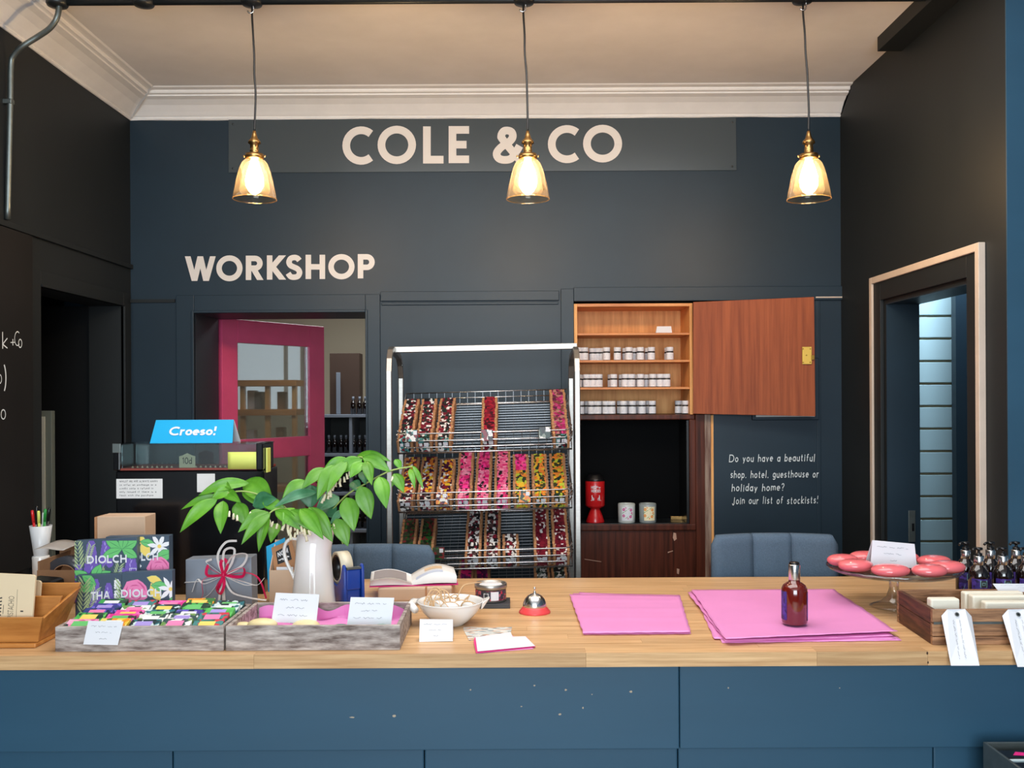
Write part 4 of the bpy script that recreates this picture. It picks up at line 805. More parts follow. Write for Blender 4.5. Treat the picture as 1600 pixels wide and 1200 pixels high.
# ======================= CASH REGISTER =======================
TY = 2.84
a, b = P(180, 735, TY), P(412, 735, TY)
t = thing('cash_register', 'black vintage cash register with a glass price window', 'cash register', ((a.x + b.x) / 2, TY + .1, ZT))
x0, x1, zb, zt = a.x, b.x, a.z, P(300, 695, TY).z
m = MB()
m.box(x0, TY, ZT, x1, TY + .17, zb); m.build('body', BLKGLOSS, t, bevel=.006)
m = MB(); m.box(x0 + .012, TY - .005, zb, x1 - .004, TY + .16, zb + .006); m.build('red_ledge', mat('red_brown_ledge', (130, 52, 40), .5), t)
m = MB(); m.box(x0 + .022, TY - .004, zb + .006, x1 - .018, TY - .002, zt); m.box(x0 + .022, TY + .1, zb + .006, x1 - .018, TY + .102, zt); m.build('glass', TEAL, t)
m = MB(); m.box(x0 - .004, TY - .008, zt, x1 + .002, TY + .12, zt + .004); m.build('top_plate', TEAL, t)
for xx, nme in ((x0 - .002, 'end_post'), (x1 - .020, 'end_post')): m = MB(); m.box(xx, TY - .01, zb, xx + .02, TY + .12, zt + .004); m.build(nme, BLKGLOSS, t, bevel=.003)
m = MB(); m.box(x0 - .004, TY - .011, zt - .022, x0 + .020, TY - .005, zt + .005); m.build('corner_bracket', GALV, t, bevel=.001)
m = MB()
for k in range(26):
    if k in (9, 10, 11, 21, 22, 23): continue
    xx = x0 + .04 + k * .0145; m.add([(xx, TY + .02, zb + .006), (xx + .008, TY + .02, zb + .006), (xx + .004, TY + .02, zb + .012)], [(0, 1, 2)])
m.build('flag_tips', BUFF, t, kind='stuff')
def flag(px0, px1, py0, py1, s, name, lab, mt=BUFF):
    a, b = P(px0, py1, TY + .012), P(px1, py0, TY + .012); w_ = b.x - a.x; h_ = b.z - a.z; m = MB()
    m.slab([(0, 0), (w_, 0), (w_, h_ * .8), (w_ * .8, h_ * .86), (w_ * .5, h_), (w_ * .2, h_ * .86), (0, h_ * .8)], lambda u, v: a + Vector((u, 0, v)), .001, (0, 1, 0)); o = m.build(name, mt, t, label=lab)
    if s: m = MB(); text(m, s, .13, lambda u, v: a + Vector((w_ * .2 + u * h_ * .42, -.001, h_ * .32 + v * h_ * .42)), gap=.1, width=w_ * .6 / (h_ * .42)); m.build('printed_price', INKD, o)
flag(280, 305, 708, 733, '10d', 'price_flag', 'cream price flag marked 10d')
a, b = P(356, 733, TY - .006), P(405, 706, TY - .006)
m = MB(); m.grid(lambda u, v: (a.x + (b.x - a.x) * u, TY - .006 - .003 * math.sin(pi * u), a.z + (b.z - a.z) * v), 8, 2); m.build('sticky_note', YEL, loc=((a.x + b.x) / 2, TY - .006, a.z), solid=.0006, label='yellow sticky note on the glass window of the cash register', cat='sticky note')
a, b = P(421, 738, TY + .03), P(428, 700, TY + .03); m = MB(); m.box(x1 + .001, TY + .02, a.z, x1 + .006, TY + .06, b.z); m.build('sticky_note', YEL, loc=(x1, TY + .03, a.z), label='yellow sticky note edge-on at right end of the cash register', cat='sticky note', bevel=.001)
def note(px0, px1, py0, py1, name, label, lines, Y=TY - .001, cat='note'):
    a, b = P(px0, py1, Y), P(px1, py0, Y); m = MB(); m.box(a.x, Y - .001, a.z, b.x, Y, b.z)
    o = m.build(name, PAPER, loc=((a.x + b.x) / 2, Y, a.z), label=label, cat=cat, bevel=.0004); h = (b.z - a.z); n = len(lines)
    for i, s in enumerate(lines):
        m = MB(); lh = h / (n + .6) ; z = b.z - lh * (i + .95); W = textw(s, .16, .3)
        sc_ = (b.x - a.x) * .86 / 26; m.v = []
        text(m, s, .15, lambda u, v: Vector((a.x + (b.x - a.x) * .07 + u * lh * .52, Y - .0014, z + v * lh * .52)), gap=.28, width=(b.x - a.x) * .86 / (lh * .52) * (len(s) / 27), jit=.08); m.build('handwriting', INKD, o, kind='stuff')
    return o
note(182, 254, 748, 779, 'handwritten_notice', 'white handwritten exchange notice taped to the cash register front', ['WHILST WE ARE ALWAYS HAPPY', 'to offer an exchange or a', 'credit note a refund is', 'only issued if there is a', 'fault with the purchase'] if all(c in G for c in 'VY') else ['whilst we are always happy', 'to offer an exchange or a', 'credit note a refund is', 'only issued if there is a', 'fault with the purchase'])
note(308, 336, 740, 769, 'blank_note', 'small blank white card taped to the cash register front', [])
# Croeso tent card on top
a, b = P(238, 694.5, TY + .03), P(364, 694.5, TY + .03); z = zt + .0045
t = thing('tent_card', 'bright blue tent card reading Croeso! on the cash register', 'sign', ((a.x + b.x) / 2, TY + .05, z))
H_ = P(300, 656, TY + .05).z - z; xa, xb = a.x, b.x + .004
m = MB(); m.hexa([(xa, TY + .01, z), (xb, TY + .01, z), (xb, TY + .012, z), (xa, TY + .012, z)], [(xa + .006, TY + .045, z + H_), (xb - .006, TY + .045, z + H_), (xb - .006, TY + .047, z + H_), (xa + .006, TY + .047, z + H_)]); m.build('front_panel', CYAN, t)
m = MB(); m.hexa([(xa, TY + .082, z), (xb + .004, TY + .082, z), (xb + .004, TY + .084, z), (xa, TY + .084, z)], [(xa + .006, TY + .047, z + H_), (xb - .006, TY + .047, z + H_), (xb - .006, TY + .049, z + H_), (xa + .006, TY + .049, z + H_)]); m.build('back_panel', WHITE, t)
c = P(263, 680.5, TY + .02); e = P(337, 679.5, TY + .02); hh = .026
m = MB(); text(m, 'Croeso!', .2, lambda u, v: Vector((c.x + (u + v * .06) * hh, TY + .0085 + (c.z - z + v * hh) * .035 / H_, c.z + v * hh)), gap=.02, width=(e.x - c.x) / hh); m.build('lettering', WHITE, t)
# ======================= COUNTERTOP OBJECTS =======================
def wall_box(mb, x0, y0, z0, x1, y1, z1): mb.box(x0, y0, z0, x1, y1, z1)
def yy(py, px=800, z=ZT): return C(px, py, z).y
def xx(px, Y, py=950): return P(px, py, Y).x
def zz(py, Y, px=800): return P(px, py, Y).z
# ---- floral print helpers (flat printed shapes on card) ----
FL = [mat('print_dark_teal', (62, 80, 98), .45), mat('print_purple', (112, 88, 178), .45), mat('print_green', (104, 192, 112), .45), mat('print_pink', (236, 130, 180), .45),
      mat('print_yellow', (240, 212, 108), .45), mat('print_white', (238, 238, 240), .45), mat('print_sprig', (168, 188, 140), .45), mat('print_rose_deep', (206, 84, 140), .45), mat('print_leaf_deep', (56, 128, 84), .45), mat('print_lilac', (168, 150, 220), .45)]
class Print:
    def __init__(s, o, ux, uy, w_, h_, n=(0, -1, 0)): s.o, s.ux, s.uy, s.w, s.h, s.n, s.k, s.mb = Vector(o), Vector(ux), Vector(uy), w_, h_, Vector(n), 0, MB()
    def p(s, pts, mi):
        pts = clip(list(pts), 0, 0, s.w, s.h)
        if len(pts) < 3: return
        s.k += 1; off = s.n * (.0006 + s.k * .00001)
        s.mb.poly(pts, lambda u, v: s.o + s.ux * u + s.uy * v + off, mi)
    def leaf(s, x, y, L, W, a, mi):
        if mi in (2, 4, 8) and W > .009: s.leaf1(x - .0012 * math.cos(a), y - .0012 * math.sin(a), L + .0028, W + .0014, a, {2: 8, 4: 6, 8: 0}[mi])
        s.leaf1(x, y, L, W, a, mi)
        if mi in (2, 8) and W > .009: s.leaf1(x, y, L * .9, .0007, a, {2: 8, 8: 2}[mi])
    def leaf1(s, x, y, L, W, a, mi):
        c, d = math.cos(a), math.sin(a); s.p([(x + L * t * c - W * math.sin(pi * t) * d * q, y + L * t * d + W * math.sin(pi * t) * c * q) for t, q in [(0, 1), (.25, 1), (.5, 1), (.75, 1), (1, 1), (.75, -1), (.5, -1), (.25, -1)]], mi)
    def disc(s, x, y, r, mi, n=12, q=.1): s.p([(x + r * (1 + q * math.sin(3 * k)) * math.cos(2 * pi * k / n), y + r * (1 + q * math.sin(3 * k)) * math.sin(2 * pi * k / n)) for k in range(n)], mi)
    def lavender(s, x, y, L, r):
        s.p([(x - r * .75, y), (x + r * .75, y), (x + r * .8, y + L * .55), (x + r * .35, y + L), (x - r * .35, y + L), (x - r * .8, y + L * .55)], 1)
        for k in range(7):
            yk = y + L * k / 7
            for dx in (-.6, .6): s.disc(x + dx * r * (1 - k / 11), yk, r * .62 * (1 - k / 14), 1, 7)
        for k in range(6): s.leaf(x - r * .1, y + L * k / 7, r * .7, r * .1, 1.2 + .5 * (k % 2), 9)
    def sprig(s, x, y, L, a):
        for k in range(8):
            t = k / 8; px_, py_ = x + L * t * math.cos(a), y + L * t * math.sin(a)
            for q in (-.6, .6): s.leaf(px_, py_, L * .34, L * .028, a + q, 6)
    def rose(s, x, y, r):
        s.disc(x, y, r, 3, 14, .08)
        for k in range(9): a = k * 2.4; rr = r * (.85 - k * .085); s.p([(x + rr * math.cos(a + t) * q, y + rr * math.sin(a + t) * q) for t, q in [(0, 1), (.5, 1), (1, 1), (1.4, 1), (1, .86), (.5, .84)]], 7)
    def lily(s, x, y, r):
        for k in range(7): s.leaf(x, y, r * (1 - .1 * (k % 2)), r * .16, k * .9 + .3, 5)
        s.disc(x, y, r * .14, 4)
    def daisies(s, x, y, r, n):
        for k in range(n):
            cx_2, cy_2 = x + r * 2.2 * math.cos(k * 2.1), y + r * 2.4 * math.sin(k * 1.7)
            for j in range(5): s.disc(cx_2 + r * .55 * math.cos(j * 1.256), cy_2 + r * .55 * math.sin(j * 1.256), r * .42, 5, 7)
    def done(s, par, name='floral_print'): return s.mb.build(name, FL, par, kind='stuff')
def gift_box(px0, px1, pyt, Y, dep, label, word, wx0, wx1, wy, hpx, style, rotz=0, pyt2=None):
    a = P(px0, pyt, Y); b = P(px1, pyt2 or pyt, Y); w_ = b.x - a.x; h_ = a.z - ZT
    t = thing('gift_soap_box', label, 'box', ((a.x + b.x) / 2, Y + dep / 2, ZT), group='floral gift soap boxes')
    m = MB(); m.hexa([(a.x, Y, ZT), (b.x, Y, ZT), (b.x, Y + dep, ZT), (a.x, Y + dep, ZT)], [(a.x, Y, a.z), (b.x, Y, b.z), (b.x, Y + dep, b.z), (a.x, Y + dep, a.z)]); m.build('carton', FL[0], t, bevel=.001)
    pr = Print((a.x, Y, ZT), (1, 0, 0), (0, 0, 1), w_, min(a.z, b.z) - ZT); S = .162; top = h_
    if style == 'A':
        pr.p([(.03, top - .01), (.05, top), (.05, top - .07), (.028, top - .07)], 1)
        pr.lavender(.043, top - .075, .078, .017); pr.lavender(.080, top - .06, .065, .016); pr.lavender(.145, top - .10, .07, .018); pr.lavender(.122, top - .13, .06, .016); pr.lavender(.01, top - .15, .09, .016)
        for a_, L in ((2.6, .05), (3.5, .055), (.5, .045), (1.4, .04), (-.5, .045)): pr.leaf(.122, top - .022, L, .012, a_, 2)
        pr.sprig(.012, top - .075, .08, 1.65); pr.sprig(.030, top - .06, .05, 1.3); pr.sprig(.1, top - .12, .06, 1.3); pr.sprig(.085, top - .12, .05, 1.9)
        for a_, L in ((.5, .055), (1.1, .05), (2.6, .055), (3.0, .045), (-.2, .04)): pr.leaf(.045, top - .105, L, .013, a_, 2)
        for x in (.02, .05, .09): pr.lavender(x, .02, .06, .015)
    elif style == 'B':
        w0 = w_ - .115
        pr.rose(w0 + .005, top - .03, .024); pr.leaf(w0 + .045, top - .012, .045, .013, -1.2, 4); pr.leaf(w0 + .03, top, .03, .01, -.6, 4); pr.leaf(w0 + .04, top - .012, .04, .010, -.2, 2); pr.lily(w0 + .09, top - .025, .036)
        pr.leaf(w0 + .08, top - .055, .05, .014, .3, 2); pr.rose(w0 + .088, top - .082, .030); pr.daisies(w0 + .045, top - .095, .008, 4); pr.leaf(w0 + .0, top - .08, .05, .014, .8, 8); pr.rose(w0 + .03, top - .15, .03); pr.lily(w0 + .1, top - .16, .03)
    elif style == 'C':
        pr.lavender(.05, .03, .09, .017); pr.lavender(.083, .04, .07, .015); pr.leaf(.01, .09, .045, .012, .4, 2); pr.leaf(.05, .108, .04, .012, 2.6, 2); pr.sprig(.016, .03, .085, 1.5); pr.sprig(.03, .04, .06, 1.2); pr.daisies(.115, .09, .009, 8); pr.daisies(.12, .045, .008, 5); pr.sprig(.12, .02, .09, 1.6)
        pr.leaf(.01, .02, .05, .014, .3, 2); pr.leaf(.06, .03, .05, .013, .1, 8)
    else:
        pr.rose(.034, .088, .032); pr.leaf(.075, .11, .05, .014, -1.1, 4); pr.leaf(.065, .125, .04, .010, -.3, 4); pr.leaf(.075, .105, .045, .012, -.1, 2); pr.lily(.125, .095, .036); pr.leaf(.115, .06, .05, .014, .2, 2); pr.rose(.13, .03, .024)
        pr.leaf(.01, .02, .05, .014, .5, 8); pr.leaf(.035, .045, .05, .015, .2, 2); pr.daisies(.06, .02, .008, 4); pr.p([(.07, .018), (w_, .022), (w_, .038), (.07, .034)], 5)
    pr.done(t)
    if word:
        o = P(wx0, wy, Y - .0026); e = P(wx1, wy - 2, Y - .0026); hh = hpx * Y / F; W = textw(word, .2, .14)
        m = MB(); text(m, word, .22, lambda u, v: o + (e - o) * (u / W) + Vector((0, 0, v * hh)), gap=.12, width=W); m.build('printed_word', WHITE, t, kind='stuff')
    if style in 'AC':
        m = MB(); fn = frame(P(208 if style == 'A' else 160, 896 if style == 'A' else 940, Y - .0013), (1, 0, 0), (0, 0, 1))
        if style == 'A': m.rib([(-.009, 0), (.008, 0), (.008, .013), (-.009, .013)], .0012, fn, closed=True); m.build('printed_square', WHITE, t)
    return t
YA = 2.475
gift_box(165, 264, 839, YA + .022, .03, 'rose print gift box at the back right reading OLCH', 'OLCH', 209, 247, 877, 12, 'B', pyt2=837)
gift_box(117, 214, 845, YA, .02, 'lavender and mint print gift box at the back reading DIOLCH', 'DIOLCH', 136, 198, 881, 12.5, 'A', pyt2=839)
gift_box(119, 190, 899, YA - .022, .02, 'lavender and rosemary print gift box in front reading THA', 'THA', 142, 172, 938, 13, 'C', pyt2=896)
gift_box(190, 269, 895, YA - .030, .022, 'rose and lily print gift box in front reading DIOLCH', 'DIOLCH', 189, 252, 934, 12.5, 'D', pyt2=891)
# ---- limewashed trays ----
def tray(x0f, x1f, x0b, x1b, Yf, Yb_, h, label):
    t = thing('wooden_tray', label, 'tray', ((x0f + x1f) / 2, (Yf + Yb_) / 2, ZT), group='limewashed wooden trays'); T_ = .009; z0, z1 = ZT, ZT + h
    def bd(nm, a, b, c, d, zz0=z0, zz1=z1): m = MB(); m.hexa([(*p, zz0) for p in (a, b, c, d)], [(*p, zz1) for p in (a, b, c, d)]); m.build(nm, TRAYW, t, bevel=.0015)
    bd('front_board', (x0f, Yf), (x1f, Yf), (x1f, Yf + T_), (x0f, Yf + T_)); bd('back_board', (x0b, Yb_ - T_), (x1b, Yb_ - T_), (x1b, Yb_), (x0b, Yb_))
    bd('side_board', (x0f, Yf + T_ + .0005), (x0f + T_, Yf + T_ + .0005), (x0b + T_, Yb_ - T_ - .0005), (x0b, Yb_ - T_ - .0005)); bd('side_board', (x1f - T_, Yf + T_ + .0005), (x1f, Yf + T_ + .0005), (x1b, Yb_ - T_ - .0005), (x1b - T_, Yb_ - T_ - .0005))
    bd('base_board', (x0f + T_, Yf + T_), (x1f - T_, Yf + T_), (x1b - T_, Yb_ - T_), (x0b + T_, Yb_ - T_), z0, z0 + .005); return t
Yt = yy(1018, 200); H1 = P(200, 979, Yt).z - ZT
X0, X1 = xx(86, Yt, 1000), xx(349.5, Yt, 1000)
tray(X0, X1, X0 + .0, X1 - .0, Yt, YA - .035, H1, 'limewashed wooden tray full of floral soap packs, left of its twin')
X2, X3 = xx(352.5, Yt, 1000), xx(625, Yt, 1000)
tray(X2, X3, X2, X3 + .0, Yt, 2.46, H1, 'limewashed wooden tray lined with pink tissue holding round soaps')
# soap packs in the left tray
packs = [('green leaf', [(44, 84, 60), (70, 170, 80), (90, 190, 90), (30, 60, 50)]), ('pink rose', [(236, 140, 180), (210, 90, 150), (44, 70, 70), (240, 170, 200)]), ('red berry', [(40, 110, 110), (200, 50, 70), (40, 90, 80), (60, 130, 130)]),
         ('lavender', [(70, 60, 150), (110, 100, 200), (30, 50, 80), (50, 60, 130)]), ('white daisy', [(235, 235, 235), (50, 80, 80), (220, 225, 220), (110, 150, 80)]), ('yellow citrus', [(240, 200, 70), (232, 150, 40), (60, 120, 60), (245, 220, 120)]), ('hot pink', [(236, 70, 160), (240, 110, 190), (220, 50, 140), (60, 60, 60)]), ('dark teal', [(30, 60, 66), (40, 110, 120), (200, 220, 220), (24, 40, 46)])]
grid_ = [['pink rose', 'yellow citrus', 'dark teal', 'white daisy', 'red berry'], ['green leaf', 'hot pink', 'white daisy', 'white daisy', 'red berry'], ['lavender', 'hot pink', 'dark teal', 'lavender', 'green leaf'], ['lavender', 'white daisy', 'dark teal', 'green leaf', 'dark teal'], ['green leaf', 'red berry', 'hot pink', 'yellow citrus', 'dark teal']]
PD = dict(packs); ordn = ['front', 'second', 'third', 'fourth', 'back']; cn = ['left end', 'left of centre', 'centre', 'right of centre', 'right end']
cw = (X1 - X0 - .02) / 5; rd = (YA - .035 - Yt - .022) / 5
for r in range(5):
    for c in range(5):
        nm_ = grid_[r][c]; xc = X0 + .01 + cw * (c + .5); y0 = Yt + .0105 + rd * r; zc_ = ZT + .0055
        loc = Vector((xc, y0, zc_)); w2 = cw / 2 - .0012
        T = Matrix.Translation(loc) @ Matrix.Rotation(random.uniform(-.03, .03), 4, 'Z'); lift = random.uniform(0, .006)
        m = MB(T); hh = H1 - .007 + lift + .002 * r; y1_ = rd - .003; tl = .006
        m.hexa([(-w2 + .001, .001, 0), (w2 - .001, .001, 0), (w2 - .001, y1_, 0), (-w2 + .001, y1_, 0)], [(-w2 + .001, .001, hh - tl), (w2 - .001, .001, hh - tl), (w2 - .001, y1_, hh + tl), (-w2 + .001, y1_, hh + tl)])
        o = m.build('soap_pack', printmat('pack ' + nm_, PD[nm_], 75), loc=loc, bevel=.0015, label='%s print soap pack, %s row at the %s of the left tray' % (nm_, ordn[r], cn[c]), cat='soap pack', group='floral soap packs in the left tray')
        m = MB(T); k_ = (hh - tl); m.add([(-w2 * .55, .006, k_ + .0012 + tl * .25), (w2 * .5, .007, k_ + .0012 + tl * .3), (w2 * .5, y1_ * .7, k_ + .0012 + 2 * tl * .7), (-w2 * .55, y1_ * .7, k_ + .0012 + 2 * tl * .7)], [(0, 1, 2, 3)]); m.build('flower_print', [FL[2], FL[3], FL[5], FL[4], FL[9]][(r * 3 + c * 2) % 5], o)
# price cards
def card(quad, label, name='price_card', lines=3, th=.0006, mt=WHITE, ink=INK, cat='price card', sc_=1.0, fold=None):
    """quad: 4 world points: bottom left, bottom right, top right, top left"""
    q = [Vector(p) for p in quad]; n = (q[1] - q[0]).cross(q[3] - q[0]).normalized()
    loc = (q[0] + q[1]) / 2; t = thing(name, label, cat, loc)
    m = MB(); m.add(q + [p - n * th for p in q], [(0, 1, 2, 3), (7, 6, 5, 4), (0, 4, 5, 1), (1, 5, 6, 2), (2, 6, 7, 3), (3, 7, 4, 0)]); m.build('card', mt, t)
    if fold:
        b = [q[0] + Vector((0, fold, 0)), q[1] + Vector((0, fold, 0)), q[2] + Vector((0, .0012, 0)), q[3] + Vector((0, .0012, 0))]
        m = MB(); m.add(b + [p + Vector((0, .0006, 0)) for p in b], [(0, 1, 2, 3), (7, 6, 5, 4), (0, 4, 5, 1), (1, 5, 6, 2), (2, 6, 7, 3), (3, 7, 4, 0)]); m.build('back_leaf', mt, t)
    fn = lambda u, v: q[0].lerp(q[1], u).lerp(q[3].lerp(q[2], u), v) + n * .0004
    W = (q[1] - q[0]).length; m = MB()
    for k in range(lines):
        y = .78 - k * .26; x0, x1 = (.12, .85) if k % 2 == 0 else (.28, .75)
        if k == lines - 1: x0, x1 = .42, .66
        scribble(m, x0, x1, y, .055, .012, fn)
    if lines: m.build('handwriting', ink, t, kind='stuff')
    return t
Yc = Yt - .002
card([P(130, 1007, Yc - .008), P(184, 1008, Yc - .008), P(193, 971, Yc), P(138, 970, Yc)], 'white price card curling over the front of the left tray')
Y_ = Yt + .07; card([P(424, 972, Y_), P(494, 975, Y_), P(499, 929, Y_ + .012), P(431, 926, Y_ + .012)], 'white price card leaning behind the cream soaps in right tray', lines=4)
Y_ = Yt + .06; card([P(542, 977, Y_), P(611, 977, Y_), P(616, 934, Y_ + .012), P(548, 933, Y_ + .012)], 'white price card leaning behind the green soaps in right tray', lines=4)
Y_ = yy(1003, 680); card([P(655, 1003, Y_), P(707.5, 1002, Y_), P(707.5, 968, Y_ + .015), P(656, 967.5, Y_ + .015)], 'white folded price card standing in front of the white bowl', lines=3, fold=.035)
# pink tissue lining of the right tray
t0 = thing('tissue_lining', 'crumpled pink tissue paper lining the right tray', 'tissue paper', ((X2 + X3) / 2, 2.35, ZT + .006))
m = MB()
def tl(u, v):
    x = X2 + .014 + (X3 - X2 - .028) * u; y = Yt + .014 + (2.46 - .013 - Yt - .014) * min(1, v * 1.25); z = ZT + .009 + .012 * (math.sin(u * 19 + v * 5) * math.sin(v * 13 + u * 7) + 1) * .5
    if v > .8: z = ZT + .012 + (v - .8) / .2 * (.034 + .008 * math.sin(u * 23))
    return (x, y - (.004 * (1 + math.sin(u * 31)) if v > .8 else 0), z)
m.grid(tl, 60, 24); m.build('sheet', PINKP, t0)
def soap(px, py, rx_, rz, mt, label, name='soap', cat='soap', z=ZT + .02, grp=None, e=.75, ry=None):
    p = C(px, py, z); m = MB(); m.ell((p.x, p.y, z), rx_, ry or rx_ * .72, rz, 24, 10, e=e); o = m.build(name, mt, loc=(p.x, p.y, z - rz), label=label, cat=cat); 
    if grp: o['group'] = grp
    return o
g = 'round soaps in the right tray'
soap(410, 977, .036, .016, SOAPY, 'broad cream round soap at left end of the right tray', z=ZT + .043, grp=g); soap(380, 981, .022, .014, SOAPY, 'small cream soap in the left corner of the right tray', z=ZT + .036, grp=g); soap(478, 979, .034, .015, SOAPY, 'cream round soap in the middle of the right tray', z=ZT + .040, grp=g)
soap(532, 985, .028, .014, SOAPG, 'green round soap left of the second price card', z=ZT + .037, grp=g); soap(596, 985, .026, .014, SOAPG, 'green round soap at right end of the right tray', z=ZT + .037, grp=g)
# ---- honey wood stepped display with notebooks ----
Yd = yy(1012, 30); dx = xx(57, Yd, 1005); W_ = .34
t = thing('stepped_display', 'honey-coloured stepped wooden stand at the left edge of the counter', 'display stand', (dx - .17, Yd + .08, ZT))
zt2 = zz(964, Yd, 60); xt = xx(68, Yd, 965)
def trap(nm, y0, th, zb, zt_, xb, xt_, lean=.012):
    m = MB(); m.hexa([(xb - W_, y0, zb), (xb, y0, zb), (xb, y0 + th, zb), (xb - W_, y0 + th, zb)], [(xb - W_ - .02, y0 - lean, zt_), (xt_, y0 - lean, zt_), (xt_, y0 + th - lean, zt_), (xb - W_ - .02, y0 + th - lean, zt_)]); m.build(nm, BAMBOO, t, bevel=.0015)
trap('front_board', Yd + .006, .008, ZT + .011, zt2, dx, xt); trap('step_board', Yd + .065, .008, ZT + .011, zt2 + .035, dx, xt + .012, -.0); trap('back_board', Yd + .125, .008, ZT + .011, zt2 + .055, dx, xt + .03, -.0)
m = MB(); m.box(dx - W_, Yd - .006, ZT, dx + .001, Yd + .14, ZT + .0105); m.build('base_board', BAMBOO, t, bevel=.003)
m = MB(); m.hexa([(dx - .008, Yd + .0145, ZT + .011), (dx - .001, Yd + .0145, ZT + .011), (dx - .001, Yd + .135, ZT + .011), (dx - .008, Yd + .135, ZT + .011)], [(xt - .008, Yd + .004, zt2 - .004), (xt - .001, Yd + .004, zt2 - .004), (xt + .028, Yd + .135, zt2 + .045), (xt + .02, Yd + .135, zt2 + .045)]); m.build('side_board', BAMBOO, t, bevel=.001)
def notebook(px0, px1, pyt, pyb, Y, label, words=None, th=.006, tilt=.06):
    a, b = P(px0, pyb, Y), P(px1, pyb, Y); tp = P(px1, pyt, Y).z; wv = b.x - a.x; h_ = tp - a.z
    T = Matrix.Translation((b.x, Y, a.z)) @ Matrix.Rotation(-tilt, 4, 'X') @ Matrix.Rotation(.05, 4, 'Y'); t = thing('cream_notebook', label, 'notebook', (b.x - wv / 2, Y, a.z), group='cream notebooks in the stepped stand')
    m = MB(T); r = .007; n = 5; pts = [(-wv, 0), (0, 0)] + [(-r + r * math.cos(k * pi / 2 / n), h_ - r + r * math.sin(k * pi / 2 / n)) for k in range(n + 1)] + [(-wv, h_)]
    m.slab(pts, lambda u, v: Vector((u, 0, v)), th, (0, 1, 0)); m.build('cover', BUFF, t)
    if words:
        m = MB(T); R_ = lambda ox, oz, hh: (lambda u, v: Vector((ox - v * hh, -.0006, oz + u * hh)))
        text(m, 'PISTACHIO', .09, R_(-.046, .010, .013), gap=.12, width=.052 / .013)
        m.v and m.build('printed_word', INKD, t, kind='stuff'); m = MB(T)
        text(m, 'NORDIC', .26, R_(-.078, .012, .012), gap=.1, width=.05 / .012) if False else scribble(m, -.088, -.074, .03, .012, .003, frame((0, -.0006, 0), (1, 0, 0), (0, 0, 1)))
        for k in range(6): m.rib([(-.086, .014 + k * .008), (-.076, .017 + k * .008)], .003, frame((0, -.0006, 0), (1, 0, 0), (0, 0, 1)))
        m.rib([(-.070, .02), (-.070, .04)], .001, frame((0, -.0006, 0), (1, 0, 0), (0, 0, 1))); m.rib([(-.038, .008), (-.040, .078)], .0006, frame((0, -.0006, 0), (1, 0, 0), (0, 0, 1))); m.rib([(-.028, .028), (-.024, .028)], .003, frame((0, -.0006, 0), (1, 0, 0), (0, 0, 1)))
        m.build('printed_mark', INKD, t, kind='stuff')
    return t
notebook(-30, 50, 899, 975, Yd + .018, 'cream notebook printed PISTACHIO sideways in the stepped stand', True); notebook(-20, 60, 908, 965, Yd + .078, 'cream notebook directly behind the PISTACHIO one')
# ---- cardboard box, black roll etc behind ----
Yb_ = 2.72; a, b = P(58, 955, Yb_), P(140, 955, Yb_); zt_ = zz(893, Yb_ + .1, 90)
t = thing('cardboard_carton', 'open brown cardboard carton at the left beside the cream notebooks', 'box', ((a.x + b.x) / 2, Yb_ + .1, ZT))
for nm, bb in (('front_side', (a.x, Yb_, b.x, Yb_ + .004, .095)), ('back_side', (a.x - .03, Yb_ + .2, b.x, Yb_ + .204, .135)), ('left_side', (a.x, Yb_ + .0045, a.x + .004, Yb_ + .2, .12)), ('right_side', (b.x - .004, Yb_ + .0045, b.x, Yb_ + .2, .12))):
    m = MB(); m.box(bb[0], bb[1], ZT, bb[2], bb[3], ZT + bb[4]); m.build(nm, CARDB, t)
m = MB(); m.box(a.x + .004, Yb_ + .004, ZT, b.x - .004, Yb_ + .2, ZT + .004); m.build('base', CARDB, t)
t = thing('black_tape_gun', 'rounded black plastic dispenser behind the cream notebooks', 'dispenser', (xx(66, 2.62, 930), 2.62, ZT))
m = MB(); p = P(68, 920, 2.60); m.hexa([(p.x - .05, 2.58, ZT), (p.x + .022, 2.58, ZT), (p.x + .022, 2.66, ZT), (p.x - .05, 2.66, ZT)], [(p.x - .045, 2.58, ZT + .095), (p.x + .035, 2.58, ZT + .088), (p.x + .035, 2.66, ZT + .088), (p.x - .045, 2.66, ZT + .095)]); m.build('body', BLACK, t, bevel=.012)
p = P(105, 905, Yb_ + .09); t = thing('parcel_tape_roll', 'dark clear parcel tape roll standing in the brown cardboard carton', 'tape roll', (p.x, Yb_ + .09, ZT + .005))
m = MB(); R_ = .058
for r0, nm, mt in ((R_, 'tape', mat('smoky_tape', (60, 62, 68), .15)), (R_ * .62, 'core', CARDB)):
    m = MB(); T = Matrix.Translation((p.x, Yb_ + .07, ZT + .005 + R_)) @ Matrix.Rotation(-pi / 2, 4, 'X'); m.T = T; m.lathe([(r0 * .62 if nm == 'tape' else r0 * .93, 0), (r0, 0), (r0, .045), (r0 * .62 if nm == 'tape' else r0 * .93, .045), (r0 * .62 if nm == 'tape' else r0 * .93, 0)], 32); m.build(nm, mt, t)
a = P(62, 885, Yb_ + .14); m = MB(); zp = ZT + .137
m.grid(lambda u, v: (a.x + .004 + .085 * u + .02 * v, Yb_ + .10 + .09 * v, zp + .002 + .003 * math.sin(u * 5) + .012 * v), 10, 4); m.build('printed_sheet', mat('grey_sheet', (176, 168, 160), .7), loc=(a.x + .05, Yb_ + .14, zp), solid=.0008, label='grey-white printed sheet lying on top of the cardboard carton', cat='paper')
